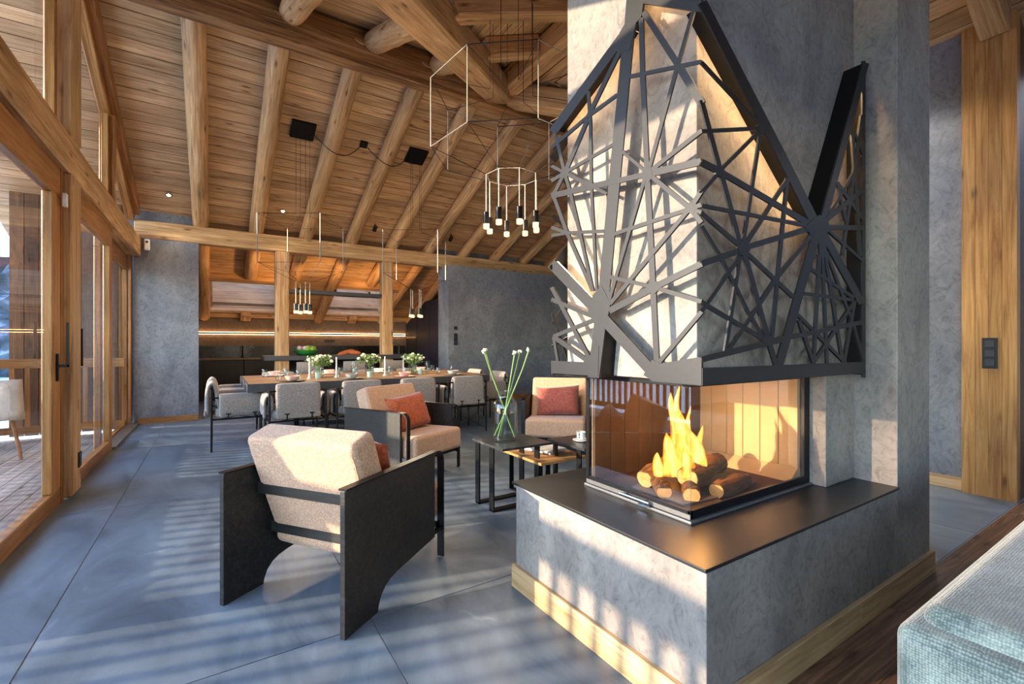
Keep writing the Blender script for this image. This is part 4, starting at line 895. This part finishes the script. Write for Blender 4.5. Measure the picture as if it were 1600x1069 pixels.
def bouquet(x, y, label, seed, s=1.0):
    random.seed(seed)
    t = thing('flower_vase', label, 'vase', (x, y, .751), 0, 'flower vases on the dining table')
    obj('glass', MB().lathe([(.058, 0), (.064, .01), (.062, .15), (.059, .15), (.058, .016), (0, .014)], 20), 'clear_glass', t, smooth=True)
    obj('water', MB().lathe([(.056, .016), (.057, .10), (0, .10)], 18), 'water', t, smooth=True)
    st_, lf, bl = MB(), MB(), MB()
    for k in range(16):
        a = 2*PI*k/12+random.random()*.4; R = random.uniform(.04, .17)*s; z = random.uniform(.19, .29)
        st_.tube([(-.03*math.cos(a), -.03*math.sin(a), .02), (.015*math.cos(a), .015*math.sin(a), .13), (R*math.cos(a), R*math.sin(a), z)], .003, 5)
        bl.sphere((R*math.cos(a), R*math.sin(a), z+.012), random.uniform(.016, .032), 8, 5, (1, 1, .75))
        for q in range(20):
            b_ = random.random()*2*PI; rr = random.uniform(.02, .17)*s; zz = random.uniform(.15, .28); d_ = Vector((random.uniform(-1, 1), random.uniform(-1, 1), random.uniform(-.2, 1))).normalized()*.045
            c_ = Vector((rr*math.cos(b_), rr*math.sin(b_), zz)); sd_ = d_.cross(Vector((0, 0, 1))).normalized()*.010
            k0 = len(lf.v); lf.v += [tuple(c_), tuple(c_+d_*.5+sd_), tuple(c_+d_), tuple(c_+d_*.5-sd_)]; lf.f.append((k0, k0+1, k0+2, k0+3))
    obj('stems', st_, 'stem_green', t, smooth=True); tag(obj('leaves', lf, 'leaf_green', t), kind='stuff'); obj('blossoms', bl, 'petal', t, smooth='full')
bouquet(1.20, 6.70, 'glass vase of white and green flowers, left one on the dining table', 1)
bouquet(1.95, 6.95, 'glass vase of white and green flowers, middle one on the dining table', 2, 1.1)
bouquet(2.52, 6.68, 'glass vase of white and green flowers, right one on the dining table', 4)

# ================================================================== KITCHEN
bar = thing('bar_counter', 'dark bar counter spanning between the two timber posts', 'counter', (2.05, 9.12, 0))
obj('top', MB().box(-1.33, 1.33, -.30, .35, .92, 1.0), 'dark_edge', bar, bevel=.003); obj('front', MB().box(-.9, 1.3, .28, .33, 0, .92), 'dark_cabinet', bar)
sh = obj('hanging_shelf', MB().box(1.11, 2.735, 8.9, 9.14, 2.10, 2.165), 'dark_edge', bevel=.003); tag(sh, 'dark steel shelf bridging the two timber posts above the bar', 'shelf')
bw = thing('salad_bowl', 'green glass bowl filled with salad on the bar counter', 'bowl', (1.41, 9.05, 1.0))
obj('bowl', MB().lathe([(.12, 0), (.19, .05), (.215, .095), (.205, .095), (.11, .015), (0, .012)], 24), 'bowl_green', bw, smooth=True)
fm = MB()
random.seed(5)
for k in range(16): fm.sphere((random.uniform(-.02, .15), random.uniform(-.1, .1), .09+random.uniform(0, .045)), random.uniform(.03, .05), 7, 5)
obj('lettuce', fm, 'lettuce', bw, smooth='full'); fm = MB()
for c_ in ((-.12, 0, .13), (-.07, .05, .12), (-.03, -.05, .125)): fm.sphere(c_, .045, 9, 7)
obj('onion', fm, 'onion', bw, smooth='full')
for i, (c_, l, rz, lb) in enumerate((((2.10, 9.05, 1.045), .36, .2, 'long brown bread loaf lying on the bar counter'), ((2.24, 8.98, 1.04), .24, -.3, 'smaller bread roll leaning on the long loaf'))):
    o = obj('bread_loaf', MB().sphere((0, 0, 0), 1, 12, 8, (l/2, .055, .045)), 'bread', None, smooth='full'); o.location = c_; o.rotation_euler = (0, -.25 if i == 0 else .1, rz); tag(o, lb, 'bread')
# run of base units along the back wall
for i, (a, b) in enumerate(((-.9, .55), (.56, 2.0), (2.01, 3.45), (3.46, 4.4))):
    cb = thing('base_cabinet', 'dark kitchen base cabinet under the worktop, %s from the left' % ords[i], 'cabinet', ((a+b)/2, 12.0, 0), 0, 'kitchen base cabinets')
    w = (b-a)/2
    obj('body', MB().box(-w, w, -.32, .3, .08, .86), 'dark_cabinet', cb); obj('plinth', MB().box(-w, w, -.27, .3, 0, .08), 'black_plastic', cb)
    for s_ in (-1, 1): obj('door', MB().box(min(0, s_*w)+.003, max(0, s_*w)-.003, -.34, -.32, .09, .83), 'dark_cabinet', cb, bevel=.002)
wt = obj('worktop', MB().box(-.9, 4.4, 11.64, 12.3, .865, .895), 'kitchen_top', bevel=.002); tag(wt, 'long brown kitchen worktop along the back wall', 'worktop')
sb = obj('splashback', MB().box(-.9, 4.42, 12.275, 12.3, .9, 1.16), 'black_marble'); tag(sb, 'black veined marble splashback behind the worktop', 'splashback')
ls = thing('led_shelf', 'slim wall shelf with warm light strips above and below', 'shelf', (1.76, 12.2, 1.45))
obj('board', MB().box(-2.66, 2.66, -.02, .1, -.018, .018), 'dark_cabinet', ls)
obj('led_strip', MB().box(-2.66, 2.66, .06, .075, .019, .026), 'led_warm', ls); obj('led_strip', MB().box(-2.66, 2.66, .06, .075, -.026, -.019), 'led_warm', ls)
fc = thing('kitchen_tap', 'black arched tap at the kitchen worktop', 'tap', (.55, 12.1, .895))
obj('spout', MB().tube([(0, 0, 0), (0, 0, .2), (0, -.02, .26), (0, -.08, .29), (0, -.14, .26), (0, -.15, .2)], .012, 8), 'black_metal', fc, smooth=True); obj('base', MB().lathe([(.025, 0), (.025, .03), (0, .03)], 14), 'black_metal', fc)
sw = thing('socket_strip', 'black triple socket plate on the kitchen wall', 'socket', (2.45, 12.29, 1.28)); obj('plate', MB().box(-.12, .12, -.012, .008, -.035, .035), 'black_plastic', sw)
for k in (-1, 0, 1): obj('socket', MB().lathe([(.024, 0), (.024, .004), (.0, .002)], 14).xf(Matrix.Rotation(PI/2, 4, 'X')).xf(Matrix.Translation((k*.075, -.012, 0))), 'dark_edge', sw)
for i in range(3):
    a, b = 12.28-i*.82-.82, 12.28-i*.82
    tc_ = thing('tall_cabinet', 'tall matt blue cabinet in the kitchen, %s from the back wall' % ords[i], 'cabinet', (4.75, (a+b)/2, 0), 0, 'tall kitchen cabinets')
    obj('body', MB().box(-.29, .3, -.405, .405, 0, 2.28 if i else 1.92), 'blue_cabinet', tc_); obj('door', MB().box(-.312, -.29, -.40, .40, .05, 2.27 if i else 1.9), 'blue_cabinet', tc_, bevel=.002)
    if i == 0: obj('oven', MB().box(-.325, -.312, -.36, .36, .75, 1.35), 'black_plastic', tc_); obj('oven_trim', MB().box(-.33, -.312, -.36, .36, 1.36, 1.40), 'alu', tc_)
for i, X in enumerate((1.35, 2.1, 2.8)):
    s_ = thing('bar_stool', 'grey upholstered bar stool at the bar, %s from the left' % ords[i], 'stool', (X, 8.62, 0), 0, 'bar stools')
    q = soft(.40, .38, .08, 5, 6); q.xf(Matrix.Translation((0, 0, .66))); obj('seat', q, 'chair_fabric', s_, smooth='full')
    obj('backrest', ribbon([(-.18, .68), (-.2, .78), (-.21, .90)], .035, -.19, .19, 'x'), 'chair_fabric', s_, smooth='full')
    for a in (-1, 1):
        for b in (-1, 1): obj('leg', MB().tube([(a*.19, b*.17, 0), (a*.15, b*.14, .64)], .01, 8), 'black_metal', s_, smooth=True)
    obj('foot_rail', MB().tube([(-.18, .16, .2), (.18, .16, .2)], .008, 6).tube([(-.18, -.16, .2), (.18, -.16, .2)], .008, 6), 'black_metal', s_)
pm_ = thing('pepper_mill', 'dark turned pepper mill on the bar counter', 'mill', (2.93+.18, 9.0, 1.0)); obj('body', MB().lathe([(.03, 0), (.028, .03), (.018, .06), (.026, .1), (.02, .14), (.024, .16), (.012, .19), (0, .2)], 16), 'black_oak', pm_, smooth=True)

# ================================================================== PENDANTS AND LAMPS
def cup_(t, x, y, ztop, h=.13, r=.027, e=2.0, light=True):
    c_ = obj('lamp_cup', MB().lathe([(.006, h*.0), (r, 0), (r, -h*.72), (r*.96, -h*.72), (0, -h*.70)], 16).xf(Matrix.Translation((x, y, ztop))), 'black_chrome', t, smooth=True)
    d_ = obj('diffuser', MB().lathe([(r*.92, -h*.72), (r*.92, -h*.98), (r*.8, -h), (0, -h)], 16).xf(Matrix.Translation((x, y, ztop))), 'lamp_glow', c_, smooth=True); d_.location -= c_.location
    if light:
        ld = bpy.data.lights.new('lamp_light', 'POINT'); lo = bpy.data.objects.new('lamp_light', ld); COL.objects.link(lo); lo.parent = t; lo.location = (x, y, ztop-h-.03)
        ld.energy = e; ld.color = (1.0, .80, .58); ld.shadow_soft_size = .03
def lantern(label, cx_, cy_, ztop_plate, plate_pos):
    t = thing('wire_pendant', label, 'pendant lamp', (cx_, cy_, 0), math.radians(-32.75), 'wire pendants')
    z1, z2, z3, z0 = 2.87, 2.245, 2.04, 3.07; h = .40; cc = .065
    cs = [(-1, -1), (1, -1), (1, 1), (-1, 1)]
    for a, b in cs:
        obj('cable', MB().tube([(a*cc, b*cc, z0), (a*cc, b*cc, ztop_plate)], .0022, 5), 'black_metal', t)
        obj('rod', MB().tube([(a*h, b*h, z1), (a*h, b*h, z2)], .0055, 6), 'rod', t)
        obj('cable', MB().tube([(a*cc, b*cc, z0), (a*cc, b*cc, z0-.12), (a*h, b*h, z1)], .0026, 5), 'black_metal', t)
        obj('cable', MB().tube([(a*h, b*h, z2), (a*cc, b*cc, z3)], .0026, 5), 'black_metal', t)
        obj('rod', MB().tube([(a*cc, b*cc, z3), (a*cc, b*cc, 1.74)], .0045, 6), 'rod', t)
        cup_(t, a*cc, b*cc, 1.745, .13, .03, 5.2)
    for i in range(4):
        a, b = cs[i], cs[(i+1) % 4]
        obj('cable', MB().tube([(a[0]*h, a[1]*h, z1), (b[0]*h, b[1]*h, z1)], .0022, 5), 'black_metal', t); obj('cable', MB().tube([(a[0]*h, a[1]*h, z2), (b[0]*h, b[1]*h, z2)], .0022, 5), 'black_metal', t)
    # tilted square canopy plate on the sloping ceiling
    zz = zroof(cy_)
    p = obj('canopy', MB().box(-.15, .15, -.15, .15, -.035, 0), 'black_metal', t, bevel=.002, center=False)
    p.matrix_basis = Matrix.Translation((0, 0, zz)) @ Matrix.Rotation(math.radians(32.75), 4, 'Z') @ Matrix.Rotation(-math.atan(m_), 4, 'X')
    return t
lantern('wire pendant with four small cups over the left part of the dining table', 1.02, 6.83, zroof(6.83)-.02, None)
lantern('wire pendant with four small cups over the right part of the dining table', 2.63, 6.83, zroof(6.83)-.02, None)
jb = thing('junction_box', 'small black ceiling box joining the two pendant cables', 'box', (1.83, 6.83, zroof(6.83)))
o = obj('box', MB().box(-.05, .05, -.05, .05, -.04, 0), 'black_metal', jb, center=False); o.rotation_euler = (-math.atan(m_), 0, 0)
for s_, e in ((-1, -.68), (1, .68)):
    pts = []
    for k in range(13):
        u = k/12; pts.append((s_*.03+(e-s_*.03)*u, -.02-.12*math.sin(PI*u), -.04-.26*math.sin(PI*u)))
    obj('cable', MB().tube(pts, .006, 6), 'black_metal', jb, smooth=True)
# eight cup pendant over the coffee tables
pc = thing('wire_pendant', 'large wire pendant with eight dark cups hanging by the chimney', 'pendant lamp', (2.25, 3.5, 0), math.radians(-32.75), 'wire pendants')
ang = [math.radians(a) for a in (-118, -164, 150, 102, 58, 18, -28, -74)]
Rr, zA, zB, zC = .72, 3.48, 2.89, 2.70
for i, a in enumerate(ang):
    a2 = ang[(i+1) % 8]; c1, s1, c2_, s2 = math.cos(a), math.sin(a), math.cos(a2), math.sin(a2)
    obj('rod', MB().tube([(Rr*c1, Rr*s1, zA), (Rr*c1, Rr*s1, zB)], .005, 6), 'rod', pc)
    mt_ = 'rod' if i % 2 == 0 else 'black_metal'
    obj('ring_rod', MB().tube([(Rr*c1, Rr*s1, zA), (Rr*c2_, Rr*s2, zA)], .004, 6), mt_, pc); obj('ring_rod', MB().tube([(Rr*c1, Rr*s1, zB), (Rr*c2_, Rr*s2, zB)], .004, 6), mt_, pc)
    obj('cable', MB().tube([(Rr*c1, Rr*s1, zB), (.235*c1, .235*s1, zC)], .003, 5), 'black_metal', pc)
    obj('ring_rod', MB().tube([(.235*c1, .235*s1, zC), (.235*c2_, .235*s2, zC)], .003, 5), 'rod', pc)
    obj('rod', MB().tube([(.235*c1, .235*s1, zC), (.235*c1, .235*s1, 2.36)], .005, 6), 'rod', pc)
    cup_(pc, .235*c1, .235*s1, 2.365, .145, .028, 5.0)
    obj('cable', MB().tube([(Rr*c1, Rr*s1, zA), (.2*c1, .2*s1, zA-.02), (.2*c1, .2*s1, 4.3)], .003, 5), 'black_metal', pc)
obj('canopy', MB().box(-.2, .2, -.2, .0, 4.38, 4.40), 'black_metal', pc)
# small spots on the ceiling
def spot(x, y, label, e=18, lit=False, dirv=(0, 0, -1)):
    z = zroof(y)
    t = thing('ceiling_spot', label, 'spotlight', (x, y, z), 0, 'ceiling spotlights')
    if lit:
        o = obj('bezel', MB().lathe([(.04, 0), (.04, -.012), (.03, -.012), (.03, -.006), (0, -.006)], 16), 'black_metal', t, center=False); o.rotation_euler = (-math.atan(m_), 0, 0)
        o = obj('lens', MB().lathe([(.026, -.008), (.02, -.016), (0, -.018)], 14), 'spot_glow', t, center=False); o.rotation_euler = (-math.atan(m_), 0, 0)
    else:
        obj('stem', MB().tube([(0, 0, .02), (0, 0, -.06)], .008, 6), 'black_metal', t)
        o = obj('head', MB().lathe([(.034, .05), (.036, -.05), (.03, -.05), (.028, -.04), (0, -.04)], 16), 'black_metal', t, smooth=True, center=False); o.location = (0, 0, -.09); o.rotation_euler = (.7, .2, 0)
    ld = bpy.data.lights.new('spot_light', 'SPOT'); lo = bpy.data.objects.new('spot_light', ld); COL.objects.link(lo); lo.parent = t; lo.location = (0, -.03, -.16)
    lo.rotation_euler = Vector(dirv).to_track_quat('-Z', 'Y').to_euler(); ld.energy = e; ld.color = (1, .80, .56); ld.spot_size = math.radians(100); ld.spot_blend = .9; ld.shadow_soft_size = .04
spot(-.56, 8.55, 'small lit ceiling spot above the grey wall stub', 11, True)
spot(.97, 8.55, 'small lit ceiling spot above the left timber post', 11, True)
spot(2.5, 8.55, 'small black spotlight above the right timber post', 11, False, (-.2, -.5, -1))
spot(4.03, 8.55, 'small black spotlight above the dark partition corner', 11, False, (.0, -.4, -1))
# small uplights standing on the hanging shelf, and an added unseen lamp for the passage wall
for i, X in enumerate((1.3, 1.92, 2.55)):
    t = thing('shelf_uplight', 'small black uplight on the hanging shelf, %s one' % ['left', 'middle', 'right'][i], 'spotlight', (X, 9.10, 2.166), 0, 'shelf uplights')
    obj('head', MB().lathe([(.02, 0), (.022, .05), (.018, .05), (.016, .04), (0, .04)], 14), 'black_metal', t, smooth=True)
    ld = bpy.data.lights.new('uplight', 'SPOT'); lo = bpy.data.objects.new('uplight', ld); COL.objects.link(lo); lo.parent = t; lo.location = (0, .03, .07)
    lo.rotation_euler = Vector(((-.9, 0, .9)[i], 1.0, .05)).to_track_quat('-Z', 'Y').to_euler(); ld.energy = 30; ld.color = (1, .56, .22); ld.spot_size = math.radians(120); ld.spot_blend = .8; ld.shadow_soft_size = .05
t = thing('ceiling_spot', 'added unseen spotlight behind the chimney brightening the passage wall', 'spotlight', (4.35, 2.6, 4.14), 0, 'ceiling spotlights')  # added fixture, hidden by the chimney wing, only to brighten the passage wall
obj('head', MB().lathe([(.034, .05), (.036, -.05), (.03, -.05), (.028, -.04), (0, -.04)], 16), 'black_metal', t, smooth=True)
ld = bpy.data.lights.new('spot_light', 'SPOT'); lo = bpy.data.objects.new('spot_light', ld); COL.objects.link(lo); lo.parent = t; lo.location = (0, 0, -.08)
lo.rotation_euler = Vector((.8, -1.1, -2.2)).to_track_quat('-Z', 'Y').to_euler(); ld.energy = 130; ld.color = (.96, .98, 1.0); ld.spot_size = math.radians(70); ld.spot_blend = .9; ld.shadow_soft_size = .05
# wall fittings
sc = thing('security_camera', 'small white camera on the wall by the glass doors', 'camera', (-.84, 8.85, 2.61)); obj('body', MB().box(-.035, .035, -.04, .01, 0, .17), 'white_plastic', sc, bevel=.018, seg=4); obj('lens', MB().lathe([(.016, 0), (.016, .006), (0, .006)], 14).xf(Matrix.Rotation(PI/2, 4, 'X')).xf(Matrix.Translation((0, -.04, .125))), 'black_plastic', sc)
s1 = thing('wall_switch', 'black triple switch plate on the tall timber post', 'switch', (5.108, 1.03, 1.13)); obj('plate', MB().box(-.012, .003, -.043, .043, -.12, .12), 'black_plastic', s1, bevel=.003)
for k in (-1, 0, 1): obj('rocker', MB().box(-.018, -.012, -.026, .026, k*.073-.026, k*.073+.026), 'dark_edge', s1, bevel=.002)
s2 = thing('wall_switch', 'black switch plate on the dark partition wall', 'switch', (4.16, 8.598, 1.30)); obj('plate', MB().box(-.04, .04, -.012, .002, -.12, .12), 'black_plastic', s2, bevel=.003)
for k in (-1, 1): obj('rocker', MB().box(-.025, .025, -.017, -.012, k*.05-.03, k*.05+.03), 'dark_edge', s2)
s3 = thing('thermostat', 'small black thermostat above the partition switch', 'thermostat', (4.16, 8.598, 1.53)); obj('plate', MB().box(-.035, .035, -.016, .002, -.035, .035), 'black_plastic', s3, bevel=.003); obj('dial', MB().lathe([(.02, 0), (.02, .006), (0, .006)], 14).xf(Matrix.Rotation(PI/2, 4, 'X')).xf(Matrix.Translation((0, -.016, 0))), 'dark_edge', s3)
s4_ = thing('door_sensor', 'small white sensor on the glass door frame', 'sensor', (-.945, 4.74, 2.28)); obj('body', MB().box(-.005, .02, -.02, .02, -.05, .05), 'white_plastic', s4_, bevel=.003); obj('lid', MB().box(.02, .022, -.016, .016, -.045, .045), 'white_plastic', s4_)
s5_ = thing('floor_socket', 'black socket low on the timber post between the glass doors', 'socket', (-.915, 5.05, .27)); obj('plate', MB().box(-.004, .01, -.04, .04, -.06, .06), 'black_plastic', s5_, bevel=.002); obj('insert', MB().box(.01, .013, -.02, .02, -.03, .03), 'dark_edge', s5_)
# outdoor chair on the balcony
oc = thing('outdoor_chair', 'white shell chair with wooden legs on the balcony', 'chair', (-1.98, 7.15, -.035), .25)
sh_ = MB(); n_ = 8
for i in range(n_+1):
    for j in range(n_+1):
        u = -1+2*j/n_; v = i/n_
        if v < .5: y = .24-.9*v; z = .43+.05*u*u+.03*(1-v*2)**2*-1
        else: y = -.21-.25*(v-.5); z = .43+.86*(v-.5)
        sh_.v.append((u*.24*(1-.15*abs(v-.4)), y+.08*u*u*(v > .5), z))
for i in range(n_):
    for j in range(n_): q = i*(n_+1)+j; sh_.f.append((q, q+1, q+n_+2, q+n_+1))
s_ = obj('shell', sh_, 'shell_white', oc, smooth='full'); sm = s_.modifiers.new('solid', 'SOLIDIFY'); sm.thickness = .015
for a in (-1, 1):
    for b in (-1, 1): obj('leg', MB().tube([(a*.21, b*.2, 0), (a*.14, b*.13, .42)], .014, 8), 'window_wood', oc, smooth=True)
